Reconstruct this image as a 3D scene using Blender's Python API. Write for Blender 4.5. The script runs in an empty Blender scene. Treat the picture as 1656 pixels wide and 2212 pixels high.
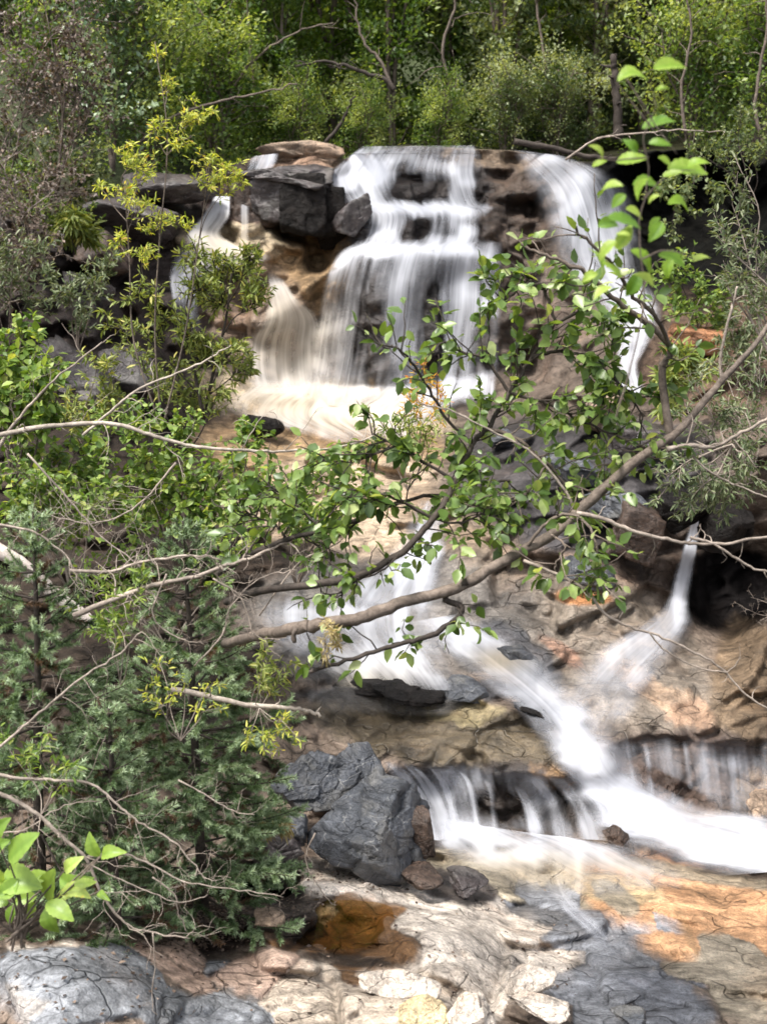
import bpy, math
import numpy as np

# ------------------------------------------------------------------ camera, sky, sun, exposure
S = bpy.context.scene
FPX = 2670.0                      # focal length in units of a 1656 x 2212 frame
PITCH = math.radians(12.8)
cam_d = bpy.data.cameras.new("camera")
cam = bpy.data.objects.new("camera", cam_d)
S.collection.objects.link(cam)
cam.location = (0, 0, 0)
cam.rotation_euler = (math.radians(90) - PITCH, 0, 0)
cam_d.sensor_fit = 'VERTICAL'
cam_d.sensor_height = 36.0
cam_d.lens = 36.0 * FPX / 2212.0
cam_d.clip_start = 0.05
cam_d.clip_end = 500
cam_d.dof.use_dof = True
cam_d.dof.focus_distance = 8.5
cam_d.dof.aperture_fstop = 3.2
S.camera = cam

W = bpy.data.worlds.new("World")
S.world = W
W.use_nodes = True
SUN_EL, SUN_AZ = math.radians(64), math.radians(232)   # azimuth: clockwise from +Y
nt = W.node_tree
bg = nt.nodes['Background']
sky = nt.nodes.new('ShaderNodeTexSky')
sky.sky_type = 'NISHITA'
sky.sun_disc = False
sky.sun_elevation = SUN_EL
sky.sun_rotation = SUN_AZ
sky.dust_density = 4.0
sky.air_density = 1.0
hs = nt.nodes.new('ShaderNodeHueSaturation')
hs.inputs['Saturation'].default_value = 0.35
nt.links.new(sky.outputs[0], hs.inputs['Color'])
nt.links.new(hs.outputs[0], bg.inputs[0])
bg.inputs[1].default_value = 0.148

sun_d = bpy.data.lights.new("sun", 'SUN')
sun_d.energy = 2.7
sun_d.angle = math.radians(14)
sun_d.color = (1.0, 0.96, 0.9)
sun = bpy.data.objects.new("sun", sun_d)
S.collection.objects.link(sun)
from mathutils import Vector, Matrix
_sd = Vector((math.sin(SUN_AZ) * math.cos(SUN_EL), math.cos(SUN_AZ) * math.cos(SUN_EL), math.sin(SUN_EL)))
sun.rotation_euler = (-_sd).to_track_quat('-Z', 'Y').to_euler()
sun.location = _sd * 40

S.view_settings.view_transform = 'Standard'
S.view_settings.look = 'None'
S.view_settings.exposure = 1.2
S.view_settings.gamma = 1
S.render.engine = 'CYCLES'
S.cycles.use_denoising = True
S.cycles.max_bounces = 6
S.cycles.diffuse_bounces = 3
S.cycles.glossy_bounces = 2
S.cycles.transmission_bounces = 3
S.cycles.transparent_max_bounces = 24
S.cycles.filter_width = 1.6
S.cycles.caustics_reflective = False
S.cycles.caustics_refractive = False

# ------------------------------------------------------------------ maths helpers
CP, SP_ = math.cos(PITCH), math.sin(PITCH)


def rays(px, py):
    px = np.asarray(px, float); py = np.asarray(py, float)
    a = (px - 828) / FPX
    b = (1106 - py) / FPX
    d = np.stack([a, CP + b * SP_, -SP_ + b * CP], -1)
    return d / d[..., 1:2]           # y component is 1


def P(px, py, Y):
    return rays(px, py) * np.asarray(Y, float)[..., None]


def hsh(ix, iy, iz, s):
    h = (ix.astype(np.int64) * 374761393 + iy.astype(np.int64) * 668265263 + iz.astype(np.int64) * 2147483647 + s * 974634777) & 0xFFFFFFFF
    h = ((h ^ (h >> 13)) * 1274126177) & 0xFFFFFFFF
    h = ((h ^ (h >> 16)) * 2246822519) & 0xFFFFFFFF
    h = (h ^ (h >> 15)) & 0xFFFFFFFF
    return h / 4294967295.0


def vnoise(p, s=0):
    f = np.floor(p); t = p - f; i = f.astype(np.int64)
    t = t * t * (3 - 2 * t)
    r = 0
    for dx in (0, 1):
        wx = t[..., 0] if dx else 1 - t[..., 0]
        for dy in (0, 1):
            wy = t[..., 1] if dy else 1 - t[..., 1]
            for dz in (0, 1):
                wz = t[..., 2] if dz else 1 - t[..., 2]
                r = r + wx * wy * wz * hsh(i[..., 0] + dx, i[..., 1] + dy, i[..., 2] + dz, s)
    return r


def fbm(p, o=4, s=0, rough=0.5):
    a, tot, r = 1.0, 0.0, 0
    for k in range(o):
        r = r + a * (vnoise(p * (2.03 ** k) + 17.3 * k, s + k) - 0.5)
        tot += a; a *= rough
    return r / tot * 2               # about -1..1


def worley(p, s=0):
    f = np.floor(p); i = f.astype(np.int64)
    n = p.shape[:-1]
    f1 = np.full(n, 9e9); f2 = np.full(n, 9e9); idn = np.zeros(n); cen = np.zeros(p.shape)
    for dx in (-1, 0, 1):
        for dy in (-1, 0, 1):
            for dz in (-1, 0, 1):
                a, b, c = i[..., 0] + dx, i[..., 1] + dy, i[..., 2] + dz
                q = np.stack([a + hsh(a, b, c, s), b + hsh(a, b, c, s + 1), c + hsh(a, b, c, s + 2)], -1)
                d = np.sqrt(((q - p) ** 2).sum(-1))
                m = d < f1
                f2 = np.where(m, f1, np.minimum(f2, d))
                idn = np.where(m, hsh(a, b, c, s + 3), idn)
                cen = np.where(m[..., None], q, cen)
                f1 = np.where(m, d, f1)
    return f1, f2, idn, cen


def sst(a, b, x):
    t = np.clip((x - a) / (b - a), 0, 1)
    return t * t * (3 - 2 * t)


def blocks(p, s, amp, tilt=0.5, crack=0.4, cw=0.07):
    """displacement of a jointed rock: each block sits a little in or out, tilted, with a groove between"""
    f1, f2, idn, cen = worley(p, s)
    tv = np.stack([hsh((idn * 1e6).astype(np.int64), (idn * 0).astype(np.int64), (idn * 0).astype(np.int64), s + k) - 0.5 for k in (11, 12, 13)], -1)
    d = (idn - 0.5) + (tv * (p - cen)).sum(-1) * 2 * tilt
    e = f2 - f1
    return amp * (d - crack * np.exp(-(e / cw) ** 2)), e


# ------------------------------------------------------------------ object helpers
COL = S.collection


def make_mesh(name, V, F, smooth=True):
    V = np.asarray(V, np.float32); F = np.asarray(F, np.int32)
    me = bpy.data.meshes.new(name)
    k = F.shape[1]
    me.vertices.add(len(V)); me.vertices.foreach_set('co', V.ravel())
    me.loops.add(F.size); me.loops.foreach_set('vertex_index', F.ravel())
    me.polygons.add(len(F))
    me.polygons.foreach_set('loop_start', np.arange(0, F.size, k, dtype=np.int32))
    me.polygons.foreach_set('loop_total', np.full(len(F), k, np.int32))
    me.polygons.foreach_set('use_smooth', np.full(len(F), smooth))
    me.update(calc_edges=True)
    return me


def attr(me, name, vals):
    vals = np.asarray(vals, np.float32)
    if vals.ndim == 1:
        a = me.attributes.new(name, 'FLOAT', 'POINT'); a.data.foreach_set('value', vals)
    else:
        a = me.attributes.new(name, 'FLOAT_COLOR', 'POINT')
        c = np.ones((len(vals), 4), np.float32); c[:, :3] = vals[:, :3]
        a.data.foreach_set('color', c.ravel())


def uvmap(me, uv):
    l = me.uv_layers.new(name='UVMap')
    idx = np.zeros(len(me.loops), np.int32); me.loops.foreach_get('vertex_index', idx)
    l.data.foreach_set('uv', np.asarray(uv, np.float32)[idx].ravel())


def link(name, me, mat=None, parent=None, loc=None):
    o = bpy.data.objects.new(name, me)
    COL.objects.link(o)
    if mat is not None and me is not None and not me.materials:
        me.materials.append(mat)
    if parent is not None:
        o.parent = parent
    if loc is not None:
        o.location = loc
    return o


def tag(o, label=None, cat=None, group=None, kind=None):
    if label: o['label'] = label
    if cat: o['category'] = cat
    if group: o['group'] = group
    if kind: o['kind'] = kind
    return o


def thing(name, loc, label, cat, group=None):
    o = bpy.data.objects.new(name, None)
    o.empty_display_size = 0.1
    COL.objects.link(o)
    o.location = tuple(float(c) for c in loc)
    return tag(o, label, cat, group)


def copy_thing(src, loc, rz, sc, label):
    c = src.copy(); COL.objects.link(c)
    c.location = tuple(float(v) for v in loc); c.rotation_euler = (0, 0, rz); c.scale = sc
    c['label'] = label
    for ch in src.children:
        d = ch.copy(); COL.objects.link(d); d.parent = c
    return c


class Geo:
    """collects triangles or quads of one mesh"""
    def __init__(self): self.V, self.F, self.R, self.n = [], [], [], 0

    def add(self, V, F, r=None):
        self.V.append(V); self.F.append(F + self.n); self.n += len(V)
        self.R.append(np.full(len(V), 0.5) if r is None else r)

    def obj(self, name, mat, parent=None, loc=None, smooth=True):
        V = np.concatenate(self.V); F = np.concatenate(self.F)
        if parent is not None:
            V = V - np.array(parent.location)[None, :]
        me = make_mesh(name, V, F, smooth)
        attr(me, 'rnd', np.concatenate(self.R))
        return link(name, me, mat, parent, loc)


def tube(g, pts, rad, sides=6, r=None, lump=0.0, seed=0):
    pts = np.asarray(pts, float); n = len(pts)
    rad = np.broadcast_to(np.asarray(rad, float), (n,))
    t = np.gradient(pts, axis=0); t /= np.linalg.norm(t, axis=1)[:, None] + 1e-9
    ref = np.array([0.31, 0.2, 0.93]) if abs(t[0, 2]) < 0.9 else np.array([1.0, 0.1, 0])
    a = np.cross(t, ref); a /= np.linalg.norm(a, axis=1)[:, None] + 1e-9
    b = np.cross(t, a)
    th = np.arange(sides) / sides * 2 * np.pi
    rr = rad[:, None] * np.ones((1, sides))
    if lump > 0:
        rg = np.random.RandomState(seed)
        rr = rr * (1 + lump * (rg.rand(n, 1) - 0.5) + lump * 0.6 * (rg.rand(n, sides) - 0.5))
    V = pts[:, None] + rr[..., None] * (a[:, None] * np.cos(th)[None, :, None] + b[:, None] * np.sin(th)[None, :, None])
    V = V.reshape(-1, 3)
    V = np.concatenate([V, pts[:1], pts[-1:]])
    i = np.arange(n - 1)[:, None] * sides; j = np.arange(sides)[None]; j2 = (j + 1) % sides
    F = np.stack([i + j, i + j2, i + sides + j2, i + sides + j], -1).reshape(-1, 4)
    c0, c1 = n * sides, n * sides + 1
    e = (n - 1) * sides
    caps = [[j_, c0, c0, (j_ + 1) % sides] for j_ in range(0)]
    capF = []
    for q in range(0, sides - 1, 2):   # quad fan caps
        capF.append([c0, (q + 2) % sides, q + 1, q])
        capF.append([c1, e + q, e + q + 1, e + (q + 2) % sides])
    F = np.concatenate([F, np.array(capF)]) if sides % 2 == 0 else F
    g.add(V, F, None if r is None else np.full(len(V), r))


def smooth_path(pts, per=6, jit=0.0, rng=None):
    pts = np.asarray(pts, float)
    if len(pts) < 3:
        k = np.linspace(0, 1, per + 1)[:, None]
        out = pts[0] * (1 - k) + pts[-1] * k
    else:
        q = np.concatenate([[2 * pts[0] - pts[1]], pts, [2 * pts[-1] - pts[-2]]])
        out = []
        for i in range(1, len(q) - 2):
            t = np.linspace(0, 1, per, endpoint=False)[:, None]
            p0, p1, p2, p3 = q[i - 1], q[i], q[i + 1], q[i + 2]
            out.append(0.5 * (2 * p1 + (p2 - p0) * t + (2 * p0 - 5 * p1 + 4 * p2 - p3) * t ** 2 + (3 * p1 - p0 - 3 * p2 + p3) * t ** 3))
        out = np.concatenate(out + [pts[-1:]])
    if jit > 0:
        out = out + rng.normal(0, jit, out.shape) * np.linspace(0.2, 1, len(out))[:, None]
    return out


def unit(v):
    return v / (np.linalg.norm(v, axis=-1, keepdims=True) + 1e-9)


def twigs_from(path, n, lmin, lmax, rng, spread=0.9, up=0.15, t0=0.1, t1=1.0, wander=0.25, seg=6):
    """side twigs of a branch: list of polylines"""
    out = []
    d = np.gradient(path, axis=0)
    for k in range(n):
        t = t0 + (t1 - t0) * (k + rng.rand()) / n
        f = t * (len(path) - 1); i = min(int(f), len(path) - 2); w = f - i
        p = path[i] * (1 - w) + path[i + 1] * w
        tg = unit(d[i])
        side = unit(np.cross(tg, rng.normal(size=3)))
        dr = unit(tg * (1 - spread * 0.5) + side * spread + np.array([0, 0, up]))
        L = rng.uniform(lmin, lmax)
        pts = [p]
        for s_ in range(seg):
            dr = unit(dr + rng.normal(0, wander, 3) + np.array([0, 0, up * 0.15]))
            pts.append(pts[-1] + dr * L / seg)
        out.append(np.array(pts))
    return out


OV_V = np.array([(0, 0, 0), (.35, 0, -.03), (.7, 0, -.06), (1, 0, -.14), (.12, .17, .03), (.42, .33, .06), (.78, .2, 0), (.12, -.17, .03), (.42, -.33, .06), (.78, -.2, 0)], float)
OV_F = np.array([(0, 1, 4), (1, 5, 4), (1, 2, 5), (2, 6, 5), (2, 3, 6), (0, 7, 1), (1, 7, 8), (1, 8, 2), (2, 8, 9), (2, 9, 3)])
NA_V = OV_V * np.array([1, .42, 1.0])
DI_V = np.array([(0, 0, 0), (.45, .3, .06), (1, 0, -.08), (.45, -.3, .06)], float)
DI_F = np.array([(0, 2, 1), (0, 3, 2)])
DN_V = DI_V * np.array([1, .4, 1])
NE_V = np.array([(0, .085, 0), (0, -.085, 0), (1, 0, 0)], float)
NE_F = np.array([(0, 1, 2)])


def leaves(g, pos, axis, nrm, size, V0=OV_V, F0=OV_F, rng=None, rnd=None):
    pos = np.asarray(pos, float); n = len(pos)
    if n == 0: return
    x = unit(np.asarray(axis, float)); z = np.asarray(nrm, float)
    z = unit(z - (z * x).sum(-1, keepdims=True) * x)
    y = np.cross(z, x)
    size = np.broadcast_to(np.asarray(size, float), (n,))
    V = pos[:, None] + size[:, None, None] * (V0[None, :, 0:1] * x[:, None] + V0[None, :, 1:2] * y[:, None] + V0[None, :, 2:3] * z[:, None])
    F = F0[None] + (np.arange(n) * len(V0))[:, None, None]
    if rnd is None: rnd = rng.rand(n)
    g.add(V.reshape(-1, 3), F.reshape(-1, 3), np.repeat(rnd, len(V0)))


def leaf_on(twigs, per, rng, off=0.02, t0=0.15):
    """leaf bases and axes along a list of twigs, per leaves each"""
    pos, ax = [], []
    for tw in twigs:
        d = np.gradient(tw, axis=0)
        m = rng.poisson(per)
        for k in range(m):
            t = t0 + (1 - t0) * rng.rand()
            f = t * (len(tw) - 1); i = min(int(f), len(tw) - 2); w = f - i
            p = tw[i] * (1 - w) + tw[i + 1] * w
            a = unit(unit(d[i]) * 0.6 + rng.normal(0, 0.7, 3))
            pos.append(p + a * off); ax.append(a)
    return np.array(pos), np.array(ax)


# ------------------------------------------------------------------ materials
def new_mat(name):
    m = bpy.data.materials.new(name); m.use_nodes = True
    t = m.node_tree
    for n in list(t.nodes): t.nodes.remove(n)
    out = t.nodes.new('ShaderNodeOutputMaterial')
    return m, t, out


def N(t, kind, **kw):
    n = t.nodes.new(kind)
    for k, v in kw.items():
        if k in ('operation', 'blend_type', 'data_type', 'feature', 'attribute_name', 'noise_dimensions', 'voronoi_dimensions', 'use_clamp', 'clamp_factor', 'distance', 'interpolation_type'):
            setattr(n, k, v)
        else:
            n.inputs[k.replace('_', ' ')].default_value = v
    return n


def math_(t, op, a, b=None, clamp=False):
    n = t.nodes.new('ShaderNodeMath'); n.operation = op; n.use_clamp = clamp
    for i, v in enumerate((a, b)):
        if v is None: continue
        if isinstance(v, (int, float)): n.inputs[i].default_value = v
        else: t.links.new(v, n.inputs[i])
    return n.outputs[0]


def mix_(t, fac, a, b, blend='MIX'):
    n = t.nodes.new('ShaderNodeMix'); n.data_type = 'RGBA'; n.blend_type = blend
    for sock, v in ((n.inputs[0], fac), (n.inputs[6], a), (n.inputs[7], b)):
        if isinstance(v, (int, float)): sock.default_value = v
        elif isinstance(v, tuple): sock.default_value = (*v[:3], 1)
        else: t.links.new(v, sock)
    return n.outputs[2]


def ramp_(t, fac, stops):
    n = t.nodes.new('ShaderNodeValToRGB')
    e = n.color_ramp.elements
    while len(e) < len(stops): e.new(0.5)
    for el, (p, c) in zip(e, stops):
        el.position = p
        el.color = (*c, 1) if isinstance(c, tuple) else (c, c, c, 1)
    t.links.new(fac, n.inputs[0])
    return n.outputs[0]


def rock_mat(name, attr_col=True, col=(.2, .2, .2), scale=1.0, wet=None, crack=0.45, vein=0.0, rough=0.8, spec=0.4, bump=1.0):
    m, t, out = new_mat(name)
    geo = N(t, 'ShaderNodeNewGeometry') if attr_col else None
    tc = N(t, 'ShaderNodeTexCoord')
    src = geo.outputs['Position'] if attr_col else tc.outputs['Object']
    # warped coordinates
    wn = N(t, 'ShaderNodeTexNoise', Scale=1.4 * scale, Detail=4.0, Roughness=.5)
    t.links.new(src, wn.inputs['Vector'])
    warp = t.nodes.new('ShaderNodeVectorMath'); warp.operation = 'MULTIPLY_ADD'
    t.links.new(wn.outputs['Color'], warp.inputs[0]); warp.inputs[1].default_value = (.3, .3, .3)
    t.links.new(src, warp.inputs[2])
    n1 = N(t, 'ShaderNodeTexNoise', Scale=2.3 * scale, Detail=11.0, Roughness=0.62); t.links.new(src, n1.inputs['Vector'])
    n2 = N(t, 'ShaderNodeTexNoise', Scale=19.0 * scale, Detail=8.0, Roughness=0.7); t.links.new(src, n2.inputs['Vector'])
    n6 = N(t, 'ShaderNodeTexNoise', Scale=62.0 * scale, Detail=5.0, Roughness=0.7); t.links.new(src, n6.inputs['Vector'])
    # bedding streaks, dipping to the right
    mp = N(t, 'ShaderNodeMapping'); mp.inputs['Rotation'].default_value = (0.2, 0.55, 0.35); mp.inputs['Scale'].default_value = (3.0 * scale, 4.5 * scale, 9 * scale)
    t.links.new(warp.outputs[0], mp.inputs['Vector'])
    n3 = N(t, 'ShaderNodeTexNoise', Scale=1.6, Detail=6.0, Roughness=0.6); t.links.new(mp.outputs[0], n3.inputs['Vector'])
    mj = N(t, 'ShaderNodeMapping'); mj.inputs['Rotation'].default_value = (0.3, 0.5, 0.2); mj.inputs['Scale'].default_value = (.7, 1.2, 2.6)
    t.links.new(warp.outputs[0], mj.inputs['Vector'])
    v1 = N(t, 'ShaderNodeTexVoronoi', feature='DISTANCE_TO_EDGE', Scale=2.2 * scale); t.links.new(mj.outputs[0], v1.inputs['Vector'])
    v2 = N(t, 'ShaderNodeTexVoronoi', feature='DISTANCE_TO_EDGE', Scale=7.0 * scale); t.links.new(mj.outputs[0], v2.inputs['Vector'])
    if attr_col:
        a = N(t, 'ShaderNodeAttribute', attribute_name='col'); base = a.outputs['Color']
    else:
        base = col
    f1 = ramp_(t, n1.outputs[0], [(.32, .4), (.5, 1.0), (.68, 1.45)])
    f2 = ramp_(t, n2.outputs[0], [(.3, .5), (.52, 1.0), (.7, 1.4)])
    f3 = ramp_(t, n3.outputs[0], [(.36, .32), (.5, 1.0), (.66, 1.5)])
    c = mix_(t, 1.0, base, f1, 'MULTIPLY')
    c = mix_(t, .8, c, f2, 'MULTIPLY')
    c = mix_(t, .45, c, f3, 'MULTIPLY')
    c = mix_(t, .7, c, ramp_(t, n6.outputs[0], [(.32, .45), (.5, 1.0), (.66, 1.4)]), 'MULTIPLY')
    # rusty and grey stains
    n4 = N(t, 'ShaderNodeTexNoise', Scale=1.1 * scale, Detail=6.0, Roughness=0.65); t.links.new(warp.outputs[0], n4.inputs['Vector'])
    st = ramp_(t, n4.outputs[0], [(.52, 0.0), (.68, 1.0)])
    c = mix_(t, math_(t, 'MULTIPLY', st, .3), c, mix_(t, 1.0, c, (1.15, .8, .55), 'MULTIPLY'))
    k1 = ramp_(t, v1.outputs['Distance'], [(.0, .0), (.02, 1.0)])
    k2 = ramp_(t, v2.outputs['Distance'], [(.0, .3), (.03, 1.0)])
    msk = ramp_(t, n1.outputs[0], [(.5, 0.0), (.66, 1.0)])       # cracks only here and there
    kk = mix_(t, msk, k1, (1, 1, 1))
    msk2 = ramp_(t, n4.outputs[0], [(.42, 1.0), (.55, 0.0)])
    kk2 = mix_(t, msk2, (1, 1, 1), k2)
    c = mix_(t, crack, c, kk, 'MULTIPLY')
    c = mix_(t, crack * .8, c, kk2, 'MULTIPLY')
    if vein > 0:
        nv = N(t, 'ShaderNodeTexVoronoi', feature='DISTANCE_TO_EDGE', Scale=1.5 * scale); t.links.new(warp.outputs[0], nv.inputs['Vector'])
        vv = ramp_(t, nv.outputs['Distance'], [(.0, 1.0), (.012, 0.0)])
        vv = math_(t, 'MULTIPLY', vv, ramp_(t, n1.outputs[0], [(.45, 0.0), (.62, 1.0)]))
        c = mix_(t, math_(t, 'MULTIPLY', vv, vein), c, (.4, .39, .37))
        pt = ramp_(t, n4.outputs[0], [(.5, 0.0), (.62, 1.0)])
        c = mix_(t, math_(t, 'MULTIPLY', pt, .35), c, (.17, .165, .15))
    p = N(t, 'ShaderNodeBsdfPrincipled')
    t.links.new(c, p.inputs['Base Color'])
    if attr_col:
        w = N(t, 'ShaderNodeAttribute', attribute_name='wet').outputs['Fac']
        rr = math_(t, 'SUBTRACT', rough, math_(t, 'MULTIPLY', w, .5))
        rr = math_(t, 'ADD', rr, math_(t, 'MULTIPLY', math_(t, 'SUBTRACT', n2.outputs[0], .5), .5), True)
        t.links.new(rr, p.inputs['Roughness'])
    else:
        rr = math_(t, 'ADD', rough - (wet or 0) * .5, math_(t, 'MULTIPLY', math_(t, 'SUBTRACT', n2.outputs[0], .5), .5), True)
        t.links.new(rr, p.inputs['Roughness'])
    if attr_col:
        t.links.new(math_(t, 'ADD', .04, math_(t, 'MULTIPLY', w, .4)), p.inputs['Specular IOR Level'])
    else:
        p.inputs['Specular IOR Level'].default_value = spec
    h = math_(t, 'ADD', math_(t, 'MULTIPLY', n1.outputs[0], 1.0), math_(t, 'MULTIPLY', n2.outputs[0], .22))
    h = math_(t, 'ADD', h, math_(t, 'MULTIPLY', n3.outputs[0], .18))
    h = math_(t, 'ADD', h, math_(t, 'MULTIPLY', n6.outputs[0], .1))
    b1 = math_(t, 'ADD', math_(t, 'MULTIPLY', kk, .25), math_(t, 'MULTIPLY', kk2, .12))
    h = math_(t, 'ADD', h, b1)
    bp = N(t, 'ShaderNodeBump', Strength=0.75 * bump, Distance=0.11 / scale)
    t.links.new(h, bp.inputs['Height']); t.links.new(bp.outputs[0], p.inputs['Normal'])
    t.links.new(p.outputs[0], out.inputs[0])
    return m


def leaf_mat(name, stops, trans=0.35, rough=0.45, gloss=0.35, mottled=0.25):
    m, t, out = new_mat(name)
    a = N(t, 'ShaderNodeAttribute', attribute_name='rnd')
    c = ramp_(t, a.outputs['Fac'], stops)
    tc = N(t, 'ShaderNodeNewGeometry')
    n = N(t, 'ShaderNodeTexNoise', Scale=30.0, Detail=3.0); t.links.new(tc.outputs['Position'], n.inputs['Vector'])
    c = mix_(t, mottled, c, ramp_(t, n.outputs[0], [(.3, .4), (.7, 1.5)]), 'MULTIPLY')
    d = N(t, 'ShaderNodeBsdfPrincipled', Roughness=rough)
    d.inputs['Specular IOR Level'].default_value = gloss
    t.links.new(c, d.inputs['Base Color'])
    tr = N(t, 'ShaderNodeBsdfTranslucent')
    ct = mix_(t, 1.0, c, (1.5, 1.4, .5), 'MULTIPLY')
    t.links.new(ct, tr.inputs['Color'])
    mx = N(t, 'ShaderNodeMixShader'); mx.inputs[0].default_value = trans
    t.links.new(d.outputs[0], mx.inputs[1]); t.links.new(tr.outputs[0], mx.inputs[2])
    t.links.new(mx.outputs[0], out.inputs[0])
    return m


def bark_mat(name, c0, c1, scale=40.0):
    m, t, out = new_mat(name)
    geo = N(t, 'ShaderNodeTexCoord')
    n = N(t, 'ShaderNodeTexNoise', Scale=scale, Detail=6.0, Roughness=.7); t.links.new(geo.outputs['Object'], n.inputs['Vector'])
    n2 = N(t, 'ShaderNodeTexNoise', Scale=scale * .18, Detail=3.0); t.links.new(geo.outputs['Object'], n2.inputs['Vector'])
    c = ramp_(t, n.outputs[0], [(.3, c0), (.7, c1)])
    c = mix_(t, .7, c, ramp_(t, n2.outputs[0], [(.35, .55), (.65, 1.4)]), 'MULTIPLY')
    p = N(t, 'ShaderNodeBsdfPrincipled', Roughness=.8)
    p.inputs['Specular IOR Level'].default_value = .3
    t.links.new(c, p.inputs['Base Color'])
    b = N(t, 'ShaderNodeBump', Strength=.6, Distance=.01); t.links.new(n.outputs[0], b.inputs['Height']); t.links.new(b.outputs[0], p.inputs['Normal'])
    t.links.new(p.outputs[0], out.inputs[0])
    return m


def water_mat():
    """silky white water: foam density from the mesh, broken into strands along the flow"""
    m, t, out = new_mat('flowing_water')
    uv = N(t, 'ShaderNodeUVMap')
    dn = N(t, 'ShaderNodeAttribute', attribute_name='dens').outputs['Fac']
    wc = N(t, 'ShaderNodeAttribute', attribute_name='wcol').outputs['Color']

    def streak(su, sv, det):
        mp = N(t, 'ShaderNodeMapping'); mp.inputs['Scale'].default_value = (su, sv, 1)
        t.links.new(uv.outputs[0], mp.inputs['Vector'])
        n = N(t, 'ShaderNodeTexNoise', Scale=1.0, Detail=det, Roughness=.6); n.noise_dimensions = '2D'
        t.links.new(mp.outputs[0], n.inputs['Vector'])
        return n.outputs[0]
    s1 = streak(4.5, .3, 2.0); s2 = streak(15.0, .4, 2.0); s3 = streak(1.8, 1.0, 3.0)
    n = math_(t, 'ADD', math_(t, 'MULTIPLY', s1, .45), math_(t, 'ADD', math_(t, 'MULTIPLY', s2, .33), math_(t, 'MULTIPLY', s3, .22)))
    n = math_(t, 'SUBTRACT', n, .5)
    amp = math_(t, 'MULTIPLY', math_(t, 'MULTIPLY', dn, math_(t, 'SUBTRACT', 1.08, dn)), 7.0)
    amp = math_(t, 'MULTIPLY', amp, N(t, 'ShaderNodeAttribute', attribute_name='strand').outputs['Fac'])
    al = math_(t, 'ADD', dn, math_(t, 'MULTIPLY', n, amp), True)
    al = math_(t, 'MULTIPLY', al, .97)
    d = N(t, 'ShaderNodeBsdfDiffuse'); t.links.new(wc, d.inputs['Color'])
    tl = N(t, 'ShaderNodeBsdfTranslucent'); t.links.new(wc, tl.inputs['Color'])
    mx = N(t, 'ShaderNodeMixShader'); mx.inputs[0].default_value = .3
    t.links.new(d.outputs[0], mx.inputs[1]); t.links.new(tl.outputs[0], mx.inputs[2])
    tp = N(t, 'ShaderNodeBsdfTransparent')
    m2 = N(t, 'ShaderNodeMixShader')
    t.links.new(al, m2.inputs[0]); t.links.new(tp.outputs[0], m2.inputs[1]); t.links.new(mx.outputs[0], m2.inputs[2])
    t.links.new(m2.outputs[0], out.inputs[0])
    return m


M_ROCK = rock_mat('bedrock')
M_DARK = rock_mat('dark_boulder', False, (.05, .054, .063), 2.6, wet=.75, vein=.75, rough=.8, spec=.5, bump=1.1)
M_BLACK = rock_mat('wet_black_rock', False, (.013, .011, .010), 2.0, wet=.1, rough=.55, spec=.12, bump=1.6)
M_TAN = rock_mat('tan_rock', False, (.24, .175, .125), 1.6, wet=.3)
M_BROWN = rock_mat('brown_rock', False, (.06, .04, .03), 2.0, wet=.6)
M_PALE = rock_mat('pale_rock', False, (.47, .41, .35), 2.6)
M_YELLOW = rock_mat('yellow_rock', False, (.5, .4, .24), 2.6)
M_ORANGE = rock_mat('orange_rock', False, (.26, .12, .055), 1.6, wet=.3)
M_PURPLE = rock_mat('purple_grey_rock', False, (.05, .04, .039), 2.2, wet=.9, vein=.25, spec=.5)
M_WATER = water_mat()
M_BARK = bark_mat('grey_brown_bark', (.06, .045, .035), (.2, .16, .13))
M_BARKD = bark_mat('dark_bark', (.018, .014, .011), (.07, .055, .045))
M_BARKP = bark_mat('pale_bark', (.2, .165, .13), (.46, .4, .34))
M_DEAD = bark_mat('dead_twig_bark', (.15, .12, .095), (.38, .32, .27))
M_LOG = bark_mat('weathered_wood', (.3, .25, .22), (.62, .55, .5), 25)

L_ALDER = leaf_mat('alder_leaf', [(0, (.05, .095, .02)), (.45, (.12, .195, .045)), (.85, (.24, .33, .09)), (1, (.42, .48, .22))], .4, .36, .55)
L_BRIGHT = leaf_mat('lime_leaf', [(0, (.1, .21, .025)), (.6, (.22, .36, .04)), (1, (.38, .48, .1))], .45)  # own bright yellow green of the near sprig
L_PLANT = leaf_mat('broad_green_leaf', [(0, (.15, .26, .04)), (.6, (.3, .42, .08)), (.93, (.42, .52, .14)), (1, (.6, .5, .08))], .35, .4, .45)
L_YELLOW = leaf_mat('yellow_willow_leaf', [(0, (.2, .27, .04)), (.5, (.38, .44, .08)), (.95, (.6, .58, .14)), (1, (.55, .35, .08))], .45)
L_WILLOW = leaf_mat('green_willow_leaf', [(0, (.1, .14, .03)), (.5, (.2, .25, .06)), (.9, (.32, .35, .1)), (1, (.45, .4, .1))], .3)
L_GREYW = leaf_mat('grey_willow_leaf', [(0, (.05, .075, .03)), (.5, (.11, .145, .065)), (1, (.25, .28, .16))], .25)
L_SHRUB = leaf_mat('shrub_leaf', [(0, (.06, .115, .022)), (.5, (.15, .235, .045)), (.9, (.28, .37, .09)), (1, (.42, .44, .13))], .4)
L_SPRUCE = leaf_mat('spruce_needle', [(0, (.1, .06, .035)), (.03, (.05, .04, .02)), (.06, (.018, .036, .012)), (.42, (.125, .195, .085)), (1, (.42, .52, .34))], .2, .5, .3)
L_ORANGE = leaf_mat('autumn_leaf', [(0, (.4, .28, .03)), (.6, (.55, .34, .04)), (1, (.5, .16, .03))], .35)
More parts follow.
